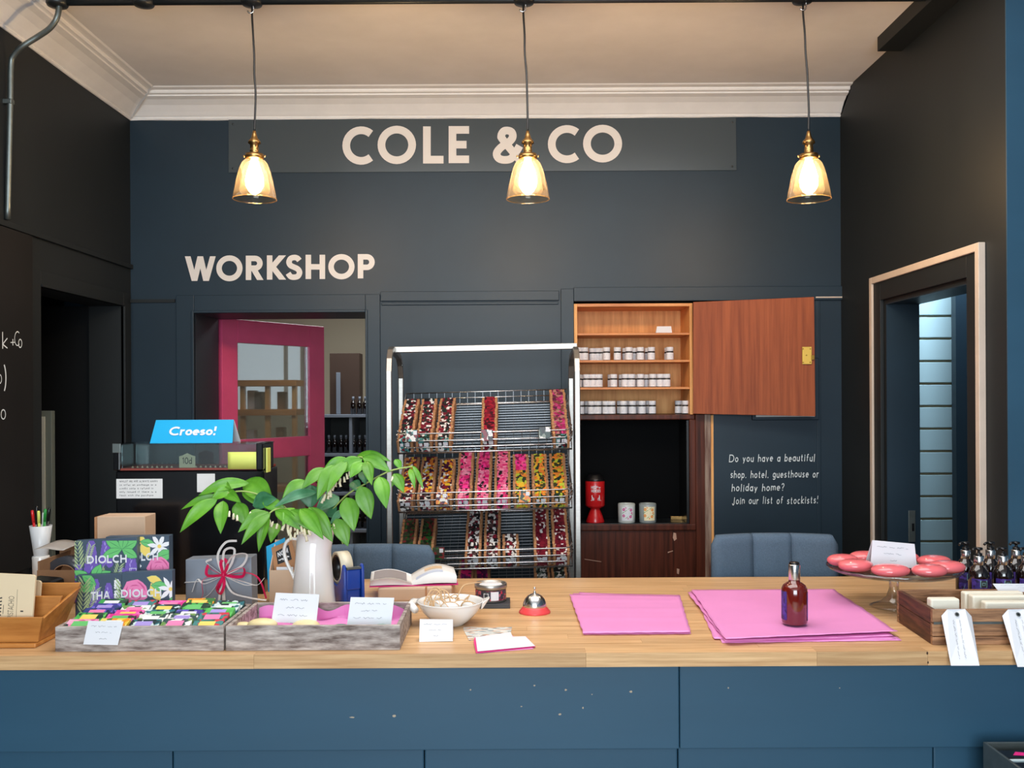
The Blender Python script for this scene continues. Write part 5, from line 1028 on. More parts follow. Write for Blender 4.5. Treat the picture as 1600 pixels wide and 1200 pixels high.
# pen cup on a small white stand
Yp = 2.99; a = P(64, 868, Yp); zb = a.z
t = thing('jar_stand', 'low white pot under the pen cup near the left doorway', 'pot', (a.x, Yp, ZT)); m = MB(); m.lathe([(0, 0), (.024, 0), (.026, zb - ZT - .004), (.024, zb - ZT), (0, zb - ZT)], 20, (a.x, Yp, ZT)); m.build('pot', CERAM, t)
t = thing('pen_cup', 'white tapered cup of pens near the dark left doorway', 'cup', (a.x, Yp, zb)); ht = zz(821, Yp, 64) - zb
m = MB(); m.lathe([(0, 0), (.020, 0), (.021, .002), (.033, ht), (.0315, ht), (.019, .004), (0, .004)], 24, (a.x, Yp, zb)); m.build('cup', mat('white_plastic_cup', (215, 218, 220), .3), t)
for i, (dx_, hh, c, lb) in enumerate(((-.02, .060, REDP, 'red marker pen in the white pen cup'), (-.012, .072, BLACK, 'black pen in the white pen cup'), (-.004, .058, YEL, 'yellow highlighter in the white pen cup'), (.006, .052, WHITE, 'white pen in the white pen cup'), (.013, .064, mat('green_pen', (40, 140, 60), .3), 'green pen in the white pen cup'), (.020, .066, BLACK, 'black-capped pen at right of the white pen cup'))):
    base = Vector((a.x + dx_ * .5, Yp + .006 * (i % 2), zb + .006)); top = Vector((a.x + dx_ * 1.25, Yp - .004 + .008 * (i % 2), zb + ht - .012 + hh)); d_ = top - base
    t = thing('pen', lb, 'pen', base, group='pens in the white cup'); m = MB(); m.tube([base, base + d_ * .72], .0042, 8); m.build('barrel', c, t); m = MB(); m.tube([base + d_ * .72, base + d_ * .98, top], [.0048, .0048, .003], 8); m.build('cap', c, t)
# kraft carton behind gift boxes
Yk = 2.66; a, b = P(152, 900, Yk), P(227, 900, Yk); zt_ = P(190, 807, Yk).z
t = thing('kraft_carton', 'plain upright kraft carton behind the DIOLCH gift boxes', 'box', ((a.x + b.x) / 2, Yk + .04, ZT)); m = MB(); m.box(a.x, Yk, ZT, b.x, Yk + .08, zt_); m.build('carton', KRAFT, t, bevel=.0015); m = MB(); m.box(a.x - .008, Yk + .002, ZT, a.x - .0006, Yk + .075, zt_ - .002); m.build('side_flap', KRAFTD, t)
# ---- grey gift box with ribbons ----
Yg = 2.60; a, b = P(290, 940, Yg), P(394, 940, Yg); zt_ = P(340, 873, Yg).z
t = thing('ribboned_gift_box', 'grey gift box tied with crimson and white curling ribbons', 'gift box', ((a.x + b.x) / 2, Yg + .03, ZT))
m = MB(); m.hexa([(a.x, Yg, ZT), (b.x, Yg, ZT), (b.x, Yg + .06, ZT), (a.x, Yg + .06, ZT)], [(a.x, Yg, zt_ - .002), (b.x - .002, Yg, zt_ + .004), (b.x - .002, Yg + .06, zt_ + .004), (a.x, Yg + .06, zt_ - .002)]); m.build('box', GREYBOX, t, bevel=.002)
def gp(px, py, d=0): return P(px, py, Yg - .003 - d)
def ribbon(pts, wd, mt, name): m = MB(); m.tube(smooth([tuple(gp(*p)) for p in pts], 6), wd, 4, flat=.12); m.build(name, mt, t)
K = (349, 899)
ribbon([(289, 910), (320, 907), (*K, .004)], .0068, RIBW, 'white_band'); ribbon([(*K, .004), (380, 913), (394, 914)], .0062, RIBW, 'white_band'); ribbon([(*K, .004), (349, 920), (350, 940)], .0062, RIBW, 'white_band')
for pts in ([(*K, .004), (340, 870, .02), (352, 848, .03), (370, 845, .03)], [(*K, .004), (350, 862, .03), (366, 858, .035), (362, 880, .02), (*K, .006)], [(*K, .004), (362, 870, .03), (385, 866, .03), (378, 884, .02), (*K, .006)],
            [(*K, .004), (320, 912, .02), (308, 905, .01), (300, 925, .02)], [(*K, .004), (330, 885, .02), (322, 878, .02), (331, 874, .01)], [(*K, .004), (325, 930, .01), (305, 937, .01)], [(*K, .004), (362, 925, .02), (390, 934, .02), (416, 938, .02)], [(*K, .004), (384, 910, .03), (402, 914, .04), (413, 903, .04)], [(*K, .004), (344, 925, .01), (342, 940, .01)]):
    ribbon(pts, .0044, RIBW, 'white_curl')
for pts in ([(*K, .008), (330, 890, .03), (325, 884, .03), (324, 899, .03), (*K, .008)], [(*K, .008), (368, 890, .03), (381, 888, .03), (378, 901, .02), (*K, .008)], [(*K, .008), (338, 918, .02), (344, 928, .02), (350, 915, .02), (*K, .008)], [(*K, .008), (345, 880, .02), (351, 874, .02), (355, 884, .02), (*K, .008)],
            [(*K, .008), (318, 905, .02), (317, 928, .02), (312, 939, .02)], [(*K, .008), (385, 895, .02), (405, 905, .03), (416, 935, .03)], [(*K, .008), (345, 910, .02), (340, 922, .01)]):
    ribbon(pts, .0056, REDR, 'crimson_loop')
m = MB(); p = gp(349, 899, .008); m.ell(p, .007, .005, .008, 10, 6); m.build('knot', REDR, t)
# ---- leaflet holder ----
Yl = 2.69; a, b = P(421, 940, Yl), P(470, 940, Yl); zf = P(421, 891, Yl).z
t = thing('leaflet_holder', 'kraft card leaflet holder beside the white jug handle', 'leaflet holder', ((a.x + b.x) / 2, Yl + .03, ZT))
m = MB(); m.box(a.x, Yl, ZT, b.x, Yl + .002, zf); m.build('front_panel', KRAFT, t)
m = MB(); m.hexa([(a.x, Yl + .002, ZT), (a.x + .002, Yl + .002, ZT), (a.x + .002, Yl + .07, ZT), (a.x, Yl + .07, ZT)], [(a.x, Yl + .002, zf), (a.x + .002, Yl + .002, zf), (a.x + .002, Yl + .07, zf + .075), (a.x, Yl + .07, zf + .075)]); m.box(b.x - .002, Yl + .002, ZT, b.x, Yl + .07, zf); m.build('side_panel', KRAFT, t)
m = MB(); m.box(a.x, Yl + .07, ZT, b.x, Yl + .072, zf + .075); m.build('back_panel', KRAFT, t)
def leaflet(q, Y, mt, label, name): 
    pts = [P(x, y, Y) for x, y in q]; m = MB(); m.add(pts + [p + Vector((0, .002, 0)) for p in pts], [(0, 1, 2, 3), (7, 6, 5, 4), (0, 4, 5, 1), (1, 5, 6, 2), (2, 6, 7, 3), (3, 7, 4, 0)])
    return m.build(name, mt, loc=(pts[0] + pts[1]) / 2, label=label, cat='leaflet')
leaflet([(419, 925), (452, 925), (445, 840), (416, 854)], Yl + .06, CYAN, 'bright blue leaflet at the back of the kraft holder', 'leaflet'); leaflet([(430, 900), (470, 900), (455, 843), (424, 856)], Yl + .035, KRAFTD, 'kraft leaflet with black label in the holder', 'leaflet')
o = [x for x in sc.objects if x.get('label') == 'kraft leaflet with black label in the holder'][0]
m = MB(); pts = [P(x, y, Yl + .0345) for x, y in ((434, 882), (456, 874), (451, 851), (431, 862))]; m.add(pts, [(0, 1, 2, 3)]); m.build('black_label', BLACK, o)
m = MB(); fn = lambda u, v: pts[0].lerp(pts[1], u).lerp(pts[3].lerp(pts[2], u), v) + Vector((0, -.0006, 0)); text(m, 'NOM', .26, lambda u, v: fn(.1 + u * .32, .52 + v * .34), gap=.12, width=2.4); scribble(m, .1, .9, .25, .12, .07, fn); m.build('label_print', WHITE, o, kind='stuff')
leaflet([(432, 893), (458, 893), (458, 886), (432, 886)], Yl + .012, WHITE, 'white leaflet edges low in the kraft holder', 'leaflet')
# ---- white jug ----
Yj = 2.60; pc = P(490, 940, Yj); s_ = Yj / F
t = thing('white_jug', 'tall white enamel jug holding the arching green foliage', 'jug', (pc.x, Yj, ZT)); jc = (pc.x, Yj, ZT); JHt = P(490, 833, Yj).z - ZT
def jr(f): return (36 - 11.5 * f ** .9) * s_
pr = [(0, 0), (.060, 0), (jr(0), .004)] + [(jr(k / 8), JHt * k / 8) for k in range(1, 9)] + [(jr(1) + .0015, JHt + .002), (jr(1) - .002, JHt + .001)] + [(jr(k / 4) - .004, JHt * k / 4) for k in (4, 3, 2, 1)] + [(0, .01)]
m = MB(); m.lathe(pr, 40, jc)
m.v = [Vector((v.x + (max(0, (v.z - ZT) / JHt - .78) * .075 * max(0, (v.x - jc[0]) / .045)), v.y, v.z + (max(0, (v.z - ZT) / JHt - .85) * .08 * max(0, (v.x - jc[0]) / .045)))) for v in m.v]; m.build('body', CERAM, t)
m = MB(); hp = [P(464, 842, Yj), P(455, 842, Yj), P(447, 848, Yj), P(444, 862, Yj), P(448, 878, Yj), P(455, 893, Yj), P(461, 906, Yj)]; m.tube(smooth([tuple(p) for p in hp], 5), .0068, 10, flat=.7); m.build('handle', CERAM, t)
# ---- foliage ----
fo = thing('solomons_seal_sprays', 'arching green leafy sprays with white bells in the white jug', 'foliage', (pc.x, Yj, ZT + .16))
def zq(u, v): return (270 + u / 4, 680 + v / 4)
LV = [((280, 400), (60, 595), 74, -.02), ((330, 385), (70, 460), 46, .02), ((315, 410), (300, 605), 76, -.03), ((400, 420), (455, 560), 84, -.01), ((480, 300), (180, 372), 66, .03), ((450, 285), (618, 430), 120, .05), ((430, 350), (640, 470), 84, .03), ((600, 480), (420, 600), 66, -.05), ((612, 488), (440, 672), 62, -.07), ((600, 495), (540, 715), 56, -.06),
      ((655, 550), (615, 665), 66, -.01), ((640, 470), (790, 585), 66, -.07), ((735, 468), (878, 600), 70, -.08), ((795, 460), (932, 640), 78, -.09), ((850, 448), (990, 655), 86, -.08), ((835, 285), (690, 405), 76, .02), ((905, 355), (650, 445), 56, 0), ((860, 310), (860, 450), 130, .04), ((965, 210), (815, 330), 66, 0), ((1025, 185), (910, 390), 84, -.03), ((1100, 150), (940, 232), 60, .0),
      ((1090, 165), (970, 352), 62, -.04), ((1185, 150), (1030, 242), 74, -.02), ((1190, 170), (1110, 262), 60, -.03), ((1205, 160), (1242, 305), 60, -.02), ((1185, 138), (1350, 225), 68, -.01), ((1150, 128), (1350, 162), 46, .03), ((1180, 228), (1205, 305), 50, .02), ((1170, 318), (1235, 512), 92, -.04), ((1290, 258), (1332, 447), 82, -.04), ((1382, 240), (1440, 352), 62, -.02),
      ((1390, 150), (1425, 212), 40, .02), ((1482, 210), (1512, 330), 34, -.01), ((1500, 190), (1562, 330), 30, .01), ((1085, 388), (1130, 588), 102, -.03), ((1040, 385), (900, 475), 84, .03), ((1020, 520), (1090, 685), 86, -.03), ((1080, 470), (985, 555), 40, .01), ((930, 420), (1015, 515), 104, .04), ((560, 420), (705, 475), 66, -.02), ((310, 360), (420, 420), 60, .02), ((290, 300), (360, 330), 40, .03), ((380, 330), (250, 400), 70, .01), ((760, 455), (690, 560), 60, -.05), ((560, 470), (460, 560), 60, -.04), ((500, 440), (640, 400), 90, .0), ((1120, 290), (1170, 360), 60, .03), ((1400, 250), (1370, 320), 30, 0)]
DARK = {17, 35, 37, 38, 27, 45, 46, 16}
Yfo = 2.56
def bez3(a, b, k=.15):
    return a.lerp(b, .5)
for i, (a_, b_, wv, dz) in enumerate(LV):
    a = P(*zq(*a_), Yfo + dz); b = P(*zq(*b_), Yfo + dz - .03 + .02 * math.sin(i * 2.3)); b = a.lerp(b, 1.07); L_ = (b - a).length; d = (b - a).normalized(); side = d.cross(Vector((0, -1, .35))).normalized(); nrm = side.cross(d).normalized()
    if nrm.y > 0: nrm = -nrm
    W_l = wv / 4 * Yfo / F * .60; m = MB(); n = 10; arch = L_ * .10
    if abs(d.z) < .9: side = (side * .92 + Vector((0, 0, .1))).normalized()
    def lf(u, v, a=a, b=b):
        t_ = v; ww = W_l * (math.sin(pi * min(1, t_ ** .85)) ** .8 if 0 < t_ < 1 else 0) * (1 if t_ < .6 else 1 - (t_ - .6) * .35)
        x = (u - .5) * 2; c = a.lerp(b, t_) + nrm * (arch * math.sin(pi * t_)) + Vector((0, 0, L_ * .07 * math.sin(pi * t_)))
        return c + side * (ww * x) + nrm * (-.18 * ww * (1 - abs(x)) + .0012 * math.sin(x * 9 * 1.3))
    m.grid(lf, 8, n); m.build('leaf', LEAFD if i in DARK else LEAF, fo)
# stems
def stem(pts, r): m = MB(); q = [P(*zq(u, v), Yfo + dy) for u, v, dy in pts]; m.tube(smooth([tuple(p) for p in q], 5), r, 6); m.build('stem', STEM, fo)
stem([(870, 700, .04), (840, 610, .03), (800, 520, .0), (720, 465, -.03), (640, 465, -.05), (590, 500, -.06)], .0022)
stem([(860, 700, .04), (820, 580, .04), (700, 450, .03), (560, 380, .01), (430, 350, .0), (300, 375, 0), (270, 400, 0)], .0022)
stem([(880, 700, .04), (900, 540, .02), (960, 380, .0), (1060, 220, .0), (1150, 140, 0), (1210, 150, -.01)], .0022)
stem([(890, 700, .04), (960, 520, .02), (1080, 380, .0), (1200, 305, -.01), (1330, 235, -.01), (1410, 210, 0), (1500, 195, 0)], .0022)
stem([(890, 700, .04), (940, 600, .03), (1010, 560, .02), (1050, 640, .0), (1062, 680, .0)], .0018)
FLW = [(1125, 205), (1105, 235), (1085, 255), (1070, 275), (1050, 285), (1040, 305), (1020, 300), (1010, 330), (990, 335), (985, 360), (965, 355), (955, 385), (945, 405), (975, 380), (355, 490), (380, 505), (402, 515), (485, 495), (605, 545), (628, 555), (655, 568), (700, 570), (715, 600), (740, 590), (760, 580), (780, 600), (800, 585), (820, 600), (845, 610), (830, 640), (735, 630), (765, 625), (1280, 330), (1183, 390), (1147, 410), (1375, 275), (1003, 565), (720, 560)]
fm = MB(); fm.lathe([(0, 0), (.0022, -.0015), (.0036, -.006), (.0040, -.011), (.0034, -.014), (.0050, -.0175), (.0030, -.016)], 8); f0 = fm.build('bell_flower', PETAL, fo, loc=None); 
f0.data.transform(WM[fo.name]); first = True   # keep the petal mesh around its own origin
for i, (u, v) in enumerate(FLW):
    p = P(*zq(u, v - 18), Yfo - (.06 if v > 480 and u < 900 else .035)); f = f0 if first else f0.copy()
    if not first: COL.objects.link(f)
    first = False; f.parent = fo; f.location = p - Vector(fo.location); f.rotation_euler = (random.uniform(-.4, .4), random.uniform(-.4, .4), 0); k_ = random.uniform(.7, 1.05); f.scale = (k_, k_, k_ * 1.1)
# ---- blue tape dispenser ----
Yd2 = 2.66; T = Matrix.Translation(P(535, 940, Yd2) * 1); T = Matrix.Translation((P(536, 940, Yd2).x, Yd2 + .02, ZT)) @ Matrix.Rotation(-1.05, 4, 'Z')
t = thing('tape_dispenser', 'blue plastic tape dispenser to the right of the white jug', 'tape dispenser', (P(536, 940, Yd2).x, Yd2 + .02, ZT))
m = MB(T); pts = [(-.068, 0), (.076, 0), (.084, .014), (.080, .112), (.074, .126), (.064, .126), (.050, .086), (.020, .062), (-.030, .068), (-.060, .098), (-.076, .092)]
for s0, s1 in ((-.030, -.021), (.021, .030)): m.slab(pts, lambda u, v, s0=s0: Vector((u, s0, v)), s1 - s0, (0, 1, 0))
m.build('side_cheek', BLUEP, t, bevel=.004)
m = MB(T); m.box(-.064, -.0205, .001, .072, .0205, .056); m.box(.055, -.0205, .056, .076, .0205, .112); m.build('base', BLUEP, t, bevel=.004)
m = MB(T); m.box(.064, -.02, .113, .080, .02, .118); m.build('cutter', GALV, t)
T2 = T @ Matrix.Translation((-.018, .017, .104)) @ Matrix.Rotation(pi / 2, 4, 'X')
m = MB(T2); m.lathe([(.036, 0), (.045, 0), (.045, .034), (.036, .034), (.036, 0)], 32); m.build('tape_roll', mat('cream_tape', (222, 214, 190), .3), t); m = MB(T2); m.lathe([(.032, 0), (.0355, 0), (.0355, .034), (.032, .034), (.032, 0)], 32); m.build('core', BLACK, t)
# ---- kraft parcel and open book ----
Yp2 = 2.72; a, b = P(590, 945, Yp2), P(706, 945, Yp2); zt_ = ZT + .0415
t = thing('kraft_parcel', 'low kraft parcel under the open book behind the white bowl', 'parcel', ((a.x + b.x) / 2, Yp2 + .09, ZT)); m = MB(); m.box(a.x, Yp2, ZT, b.x, Yp2 + .17, zt_); m.build('parcel', KRAFT, t, bevel=.006)
m = MB(); m.box((a.x + b.x) / 2 + .03, Yp2 - .001, ZT + .004, (a.x + b.x) / 2 + .035, Yp2 + .171, zt_ + .0006); m.build('seam', KRAFTD, t)
bc = P(643, 912, Yp2 + .09); bc.z = zt_ + .002
t = thing('open_book', 'open book with white pages lying on the kraft parcel', 'book', bc); RZ = Matrix.Translation(bc) @ Matrix.Rotation(.12, 4, 'Z')
def page(sgn, lift, wv, off): 
    def f(u, v): x = sgn * u * wv; z = lift * math.sin(min(1, u * 1.15) * pi * .55) * (1 - .55 * u * u) + off; return RZ @ Vector((x, -.075 + .15 * v, z + .001))
    return f
for sg, nm, lf_, wv in ((-1, 'left_pages', .024, .118), (1, 'right_pages', .040, .128)):
    m = MB(); f = page(sg, lf_, wv, .004); g0 = page(sg, lf_ * .15, wv * 1.0, 0); nu = 12
    top_ = [[f(i / nu, j / 3) for i in range(nu + 1)] for j in range(4)]; bot = [[g0(i / nu, j / 3) for i in range(nu + 1)] for j in range(4)]; vs = [p for r in top_ for p in r] + [p for r in bot for p in r]; W = nu + 1; o_ = W * 4; fs = []
    for j in range(3):
        for i in range(nu): q_ = j * W + i; fs.append((q_, q_ + 1, q_ + 1 + W, q_ + W) if sg > 0 else (q_, q_ + W, q_ + 1 + W, q_ + 1))
    for i in range(nu): fs.append((i, o_ + i, o_ + i + 1, i + 1)); q_ = 3 * W + i; fs.append((q_, q_ + 1, o_ + q_ + 1, o_ + q_))
    for j in range(3): q_ = j * W + nu; fs.append((q_, q_ + W, o_ + q_ + W, o_ + q_))
    m.add(vs, fs, 0, True); m.build(nm, PAPER, t)
m = MB(); f = page(-1, .024, .118, .0046); m.grid(lambda u, v: f(.12 + .8 * u, .08 + .84 * v), 8, 4); m.build('grey_photograph', mat('grey_print', (150, 142, 142), .5), t)
m = MB(); f = page(1, .040, .128, .0046); m.grid(lambda u, v: f(.3 + .4 * u, .45 + .3 * v), 6, 2); m.build('ochre_print', mat('ochre_print', (216, 186, 150), .5), t); m = MB(); m.grid(lambda u, v: f(.1 + .6 * u, .08 + .25 * v), 6, 2); m.build('blue_print', mat('pale_blue_print', (196, 206, 226), .5), t)
m = MB(RZ); m.box(-.12, -.078, -.001, .132, .078, .001); m.build('pink_cover', PINKD, t)
# ---- bowl ----
p = C(704, 975); Yb3 = p.y; t = thing('white_bowl', 'white lugged ceramic bowl filled with raffia-tied soaps', 'bowl', (p.x, Yb3, ZT)); rz_ = ZC - 325 * Yb3 / F - ZT + .012
R_ = 51 * Yb3 / F; c0 = (p.x, Yb3, ZT)
m = MB(); m.lathe([(0, 0), (R_ * .42, 0), (R_ * .44, .003), (R_ * .62, rz_ * .22), (R_ * .86, rz_ * .58), (R_ * .97, rz_ * .86), (R_, rz_ * .96), (R_ * 1.04, rz_), (R_ * .97, rz_ * 1.01), (R_ * .93, rz_ * .9), (R_ * .78, rz_ * .5), (R_ * .4, rz_ * .16), (0, rz_ * .13)], 44, c0); m.build('bowl', CERAM, t)
m = MB(); m.tube([(p.x - R_ * 1.0, Yb3 + .035, ZT + rz_ * .82), (p.x - R_ * 1.16, Yb3 + .02, ZT + rz_ * .86), (p.x - R_ * 1.2, Yb3 - .01, ZT + rz_ * .82), (p.x - R_ * 1.03, Yb3 - .035, ZT + rz_ * .72)], [.009, .011, .011, .009], 10); m.build('lug_handle', CERAM, t)
m = MB(); m.hexa([(p.x + R_ * .93, Yb3 - .02, ZT + rz_ * .62), (p.x + R_ * 1.0, Yb3 - .012, ZT + rz_ * .7), (p.x + R_ * 1.0, Yb3 + .012, ZT + rz_ * .7), (p.x + R_ * .93, Yb3 + .02, ZT + rz_ * .62)], [(p.x + R_ * .98, Yb3 - .026, ZT + rz_ * 1.0), (p.x + R_ * 1.22, Yb3 - .012, ZT + rz_ * 1.14), (p.x + R_ * 1.22, Yb3 + .012, ZT + rz_ * 1.14), (p.x + R_ * .98, Yb3 + .026, ZT + rz_ * 1.0)]); m.build('pouring_lip', CERAM, t, bevel=.004)
RAF = mat('raffia', (206, 170, 128), .7); raf = thing('raffia_bundle', 'tangle of tan raffia ties spilling over the white bowl', 'raffia', (p.x, Yb3, ZT + rz_ * .6))
for k in range(22):
    a0 = random.uniform(0, 6.28); r0 = random.uniform(.1, .6) * R_; pts = [Vector((p.x + r0 * math.cos(a0), Yb3 + r0 * math.sin(a0) * .8, ZT + rz_ * .75))]
    a1 = a0 + random.uniform(-.8, .8); hh = random.uniform(.01, .035)
    pts += [pts[0] + Vector((.012 * math.cos(a1), .012 * math.sin(a1), hh)), pts[0] + Vector((.032 * math.cos(a1 + .5), .025 * math.sin(a1), hh * 1.1)), pts[0] + Vector((.045 * math.cos(a1 + .9), .035 * math.sin(a1 + .9), hh * .3))]
    pts[-1].z = max(pts[-1].z, ZT + rz_ * .8)
    m = MB(); m.tube(smooth([tuple(q) for q in pts], 4), .0017, 5, flat=.5); m.build('raffia_strand', RAF, raf)
m = MB(); m.tube(smooth([tuple(P(715, 932, Yb3)), tuple(P(724, 915, Yb3 + .01)), tuple(P(740, 911, Yb3 + .03)), tuple(P(752, 910, Yb3 + .05))], 4), .0015, 5); m.build('raffia_strand', RAF, raf)
for i, (dx, dy, s__, lab) in enumerate(((-.03, .01, .021, 'left'), (0, -.022, .023, 'front centre'), (.028, .0, .021, 'right'), (.0, .03, .022, 'rear'), (.045, -.018, .016, 'right front'))):
    m = MB(); m.ell((p.x + dx, Yb3 + dy, ZT + rz_ * .78), s__, s__ * .8, .013, 12, 6, e=.7); o = m.build('wrapped_soap', PAPER, loc=(p.x + dx, Yb3 + dy, ZT + rz_ * .78 - .013), label='white wrapped soap at the %s of the white bowl' % lab, cat='soap', group='wrapped soaps in the white bowl')
    m = MB(); m.tube([(p.x + dx + (s__ + .0005) * math.cos(q * pi / 8), Yb3 + dy, ZT + rz_ * .78 + .0142 * math.sin(q * pi / 8)) for q in range(16)], .0012, 5, True); m.build('raffia_tie', RAF, o)
# ---- slate and candle tin ----
a = C(768, 951); b = C(797, 951); m = MB(); m.box(a.x - .045, a.y, ZT, b.x, a.y + .09, ZT + .012); m.build('slate_coaster', SLATE, loc=((a.x + b.x) / 2, a.y + .05, ZT), bevel=.001, label='black slate block under the candle tin', cat='coaster')
p = P(767, 944, a.y + .05); p.z = ZT + .0125; R_ = 24 * p.y / F
t = thing('candle_tin', 'silver candle tin with patterned band and white wax lid', 'candle tin', p); hh = .049
m = MB(); m.lathe([(0, 0), (R_ * .96, 0), (R_, .002), (R_, hh * .72), (R_ * 1.03, hh * .73), (R_ * 1.05, hh * .75), (R_ * 1.05, hh * .97), (R_ * 1.02, hh), (R_ * .96, hh), (R_ * .94, hh * .9), (0, hh * .9)], 36, p); m.build('tin', STEEL, t)
m = MB(); m.lathe([(0, hh * .93), (R_ * .72, hh * .93), (R_ * .75, hh * .905)], 28, p); m.build('wax', WHITE, t)
onT3 = lambda r: (lambda u, v: Vector((p.x + r * math.sin(u / R_), p.y - r * math.cos(u / R_), p.z + v)))
m = MB(); m.grid(lambda u, v: onT3(R_ + .0005)((u - .5) * .12, .006 + v * .027), 24, 1); m.build('pattern_band', printmat('tin_band', [(180, 50, 70), (60, 50, 80), (40, 44, 60), (170, 90, 110), (110, 40, 60)], 160), t)
m = MB(); m.grid(lambda u, v: onT3(R_ + .0010)(-.022 + u * .02, .006 + v * .026), 5, 1, 0); m.build('dark_square', SLATE, t); m = MB(); m.rib([(-.018, .012), (-.006, .012), (-.006, .026), (-.018, .026)], .0016, onT3(R_ + .0014), closed=True); m.build('white_square', WHITE, t)
m = MB(); m.grid(lambda u, v: onT3(R_ + .0010)(.001 + u * .022, .007 + v * .024), 5, 1, 0); m.build('price_sticker', WHITE, t)
# ---- bell ----
p = C(835.5, 957); s_ = p.y / F; t = thing('counter_bell', 'chrome counter call bell on a red base', 'bell', p); R_ = 24.5 * s_
m = MB(); m.lathe([(0, 0), (R_, 0), (R_ * 1.01, .002), (R_ * .98, .005), (R_ * .80, .014), (R_ * .76, .017), (0, .017)], 36, p); m.build('base', CORAL, t)
m = MB(); R2 = 18.3 * s_; h0 = .0165; m.lathe([(R2, h0 + .001), (R2 * 1.01, h0 + .004), (R2 * .97, h0 + .011), (R2 * .84, h0 + .020), (R2 * .62, h0 + .028), (R2 * .35, h0 + .033), (R2 * .12, h0 + .0345), (0, h0 + .0345)], 40, p); m.build('dome', CHROME, t)
m = MB(); m.lathe([(.0038, h0 + .034), (.0036, h0 + .040), (.0015, h0 + .041), (.0015, h0 + .045), (.0030, h0 + .0465), (.0034, h0 + .049), (.0018, h0 + .052), (0, h0 + .0525)], 12, p); m.build('plunger', CHROME, t)
# ---- leaflets in front ----
def sheet(pix, mt, name, label, z0, cat='leaflet', th=.0006, par=None, grp=None):
    pts = [C(x, y, z0) for x, y in pix]; m = MB(); m.slab([(i, 0) for i in range(len(pts))], lambda u, v: pts[int(u)], th, (0, 0, 1)); o = m.build(name, mt, loc=sum(pts, Vector()) / len(pts), label=label, cat=cat)
    if grp: o['group'] = grp
    return o, pts
o, q = sheet([(800, 980), (797, 993), (733, 1001), (724, 984), (724, 979), (755, 981)], printmat('sketch_card', [(214, 214, 206), (190, 200, 200), (120, 130, 136), (225, 222, 214), (214, 214, 206), (205, 160, 130)], 150, stretch=(.4, 1, 1)), 'illustrated_card', 'illustrated postcard lying just in front of the white bowl', ZT + .0005)
sheet([(757, 997), (745, 1021), (834, 1014), (826, 1009), (800, 993)], PINKP, 'pink_card', 'pink card peeping out under the white card in front of the bell', ZT + .0005, grp=None)
sheet([(740, 1003), (744, 1020.5), (837, 1011), (822, 995), (800, 996), (798, 988), (742, 996)], PINKD, 'magenta_card', 'thin magenta-edged card sandwiched beneath the white card', ZT + .0022)
sheet([(743, 996), (746, 1018), (836, 1009.5), (821, 994.5), (801, 995), (798, 988)], WHITE, 'white_card', 'blank white card on the pink card in front of the bell', ZT + .0040)
# ---- pink tissue stacks ----
def tissue(pix, z0, label, amp=.0015, corner=0):
    A_, B_, C_, D_ = [C(x, y, z0) for x, y in pix]    # back left, back right, front right, front left
    m = MB(); ph = random.uniform(0, 6)
    def f(u, v):
        p = D_.lerp(C_, u).lerp(A_.lerp(B_, u), v); e = (1 - min(u, 1 - u, v, 1 - v) * 8); e = max(0, e)
        jx = .0012 * math.sin(v * 37 + ph) * (1 if u in (0, 1) else 0); jy = .0012 * math.sin(u * 41 + ph) * (1 if v in (0, 1) else 0)
        return Vector((p.x + jx, p.y + jy, z0 + amp * (1 + math.sin(v * 9 + ph + u * 2)) * .5 + .0018 * max(0, math.sin(v * 26 + ph)) ** 8 + e * corner))
    m.grid(f, 34, 24); o = m.build('tissue_sheet', PINKP, loc=(A_ + C_) / 2, solid=.0006, label=label, cat='tissue paper', group='pink tissue sheets on the worktop'); return o
tissue([(895, 927), (1062, 930), (1080, 990), (912, 991)], ZT + .0006, 'bottom pink tissue sheet of the smaller left stack', .0010); tissue([(905, 925.5), (1060, 932), (1078, 986), (914, 988)], ZT + .0034, 'middle pink tissue sheet of the smaller left stack', .0010); tissue([(890, 929), (1062, 931), (1079, 988), (911, 989)], ZT + .0062, 'top pink tissue sheet of the smaller left stack', .0012)
tissue([(1078, 925), (1300, 922), (1408, 1001), (1128, 1005)], ZT + .0006, 'bottom pink tissue sheet of the larger stack under the amber bottle', .001); tissue([(1082, 924), (1298, 922), (1400, 998), (1116, 998)], ZT + .0034, 'second pink tissue sheet of the larger stack under the amber bottle', .001, 0)
tissue([(1074, 926), (1299, 924), (1396, 994), (1134, 1003)], ZT + .0064, 'third pink tissue sheet of the larger stack under the amber bottle', .0015, .001); TOPZ = ZT + .0128; tissue([(1080, 922), (1302, 921), (1402, 988), (1134, 1001)], TOPZ - .0004, 'top pink tissue sheet directly under the amber bottle', .0012, .0012)
# ---- amber bottle ----
zb = TOPZ + .0036; p = C(1241.5, 974, zb); s_ = p.y / F; t = thing('amber_bottle', 'amber bottle with silver cap standing on the pink tissue', 'bottle', p); R_ = 19.8 * s_; hb = lambda py: ZC - (py - 620 - 3) * s_ * 1.0 - zb
hS = hb(925); hN = hb(909)
m = MB(); m.lathe([(0, .002), (R_ * .7, .0), (R_ * .93, .001), (R_, .006), (R_, hS - .004), (R_ * .97, hS + .002), (R_ * .86, hS + .009), (R_ * .62, hS + .0145), (R_ * .44, hS + .017), (R_ * .42, hN), (0, hN)], 40, p); m.build('body', AMBER, t)
m = MB(); m.lathe([(0, hN), (.0138, hN - .003), (.0142, hN - .002), (.0142, hb(888)), (.0138, hb(887)), (0, hb(887))], 32, p); m.build('cap', CHROME, t)
m = MB(); m.lathe([(.0125, hb(887)), (.0125, hb(884.5)), (.011, hb(883.5)), (0, hb(883.5))], 28, p); m.build('cap_top', BLACK, t)
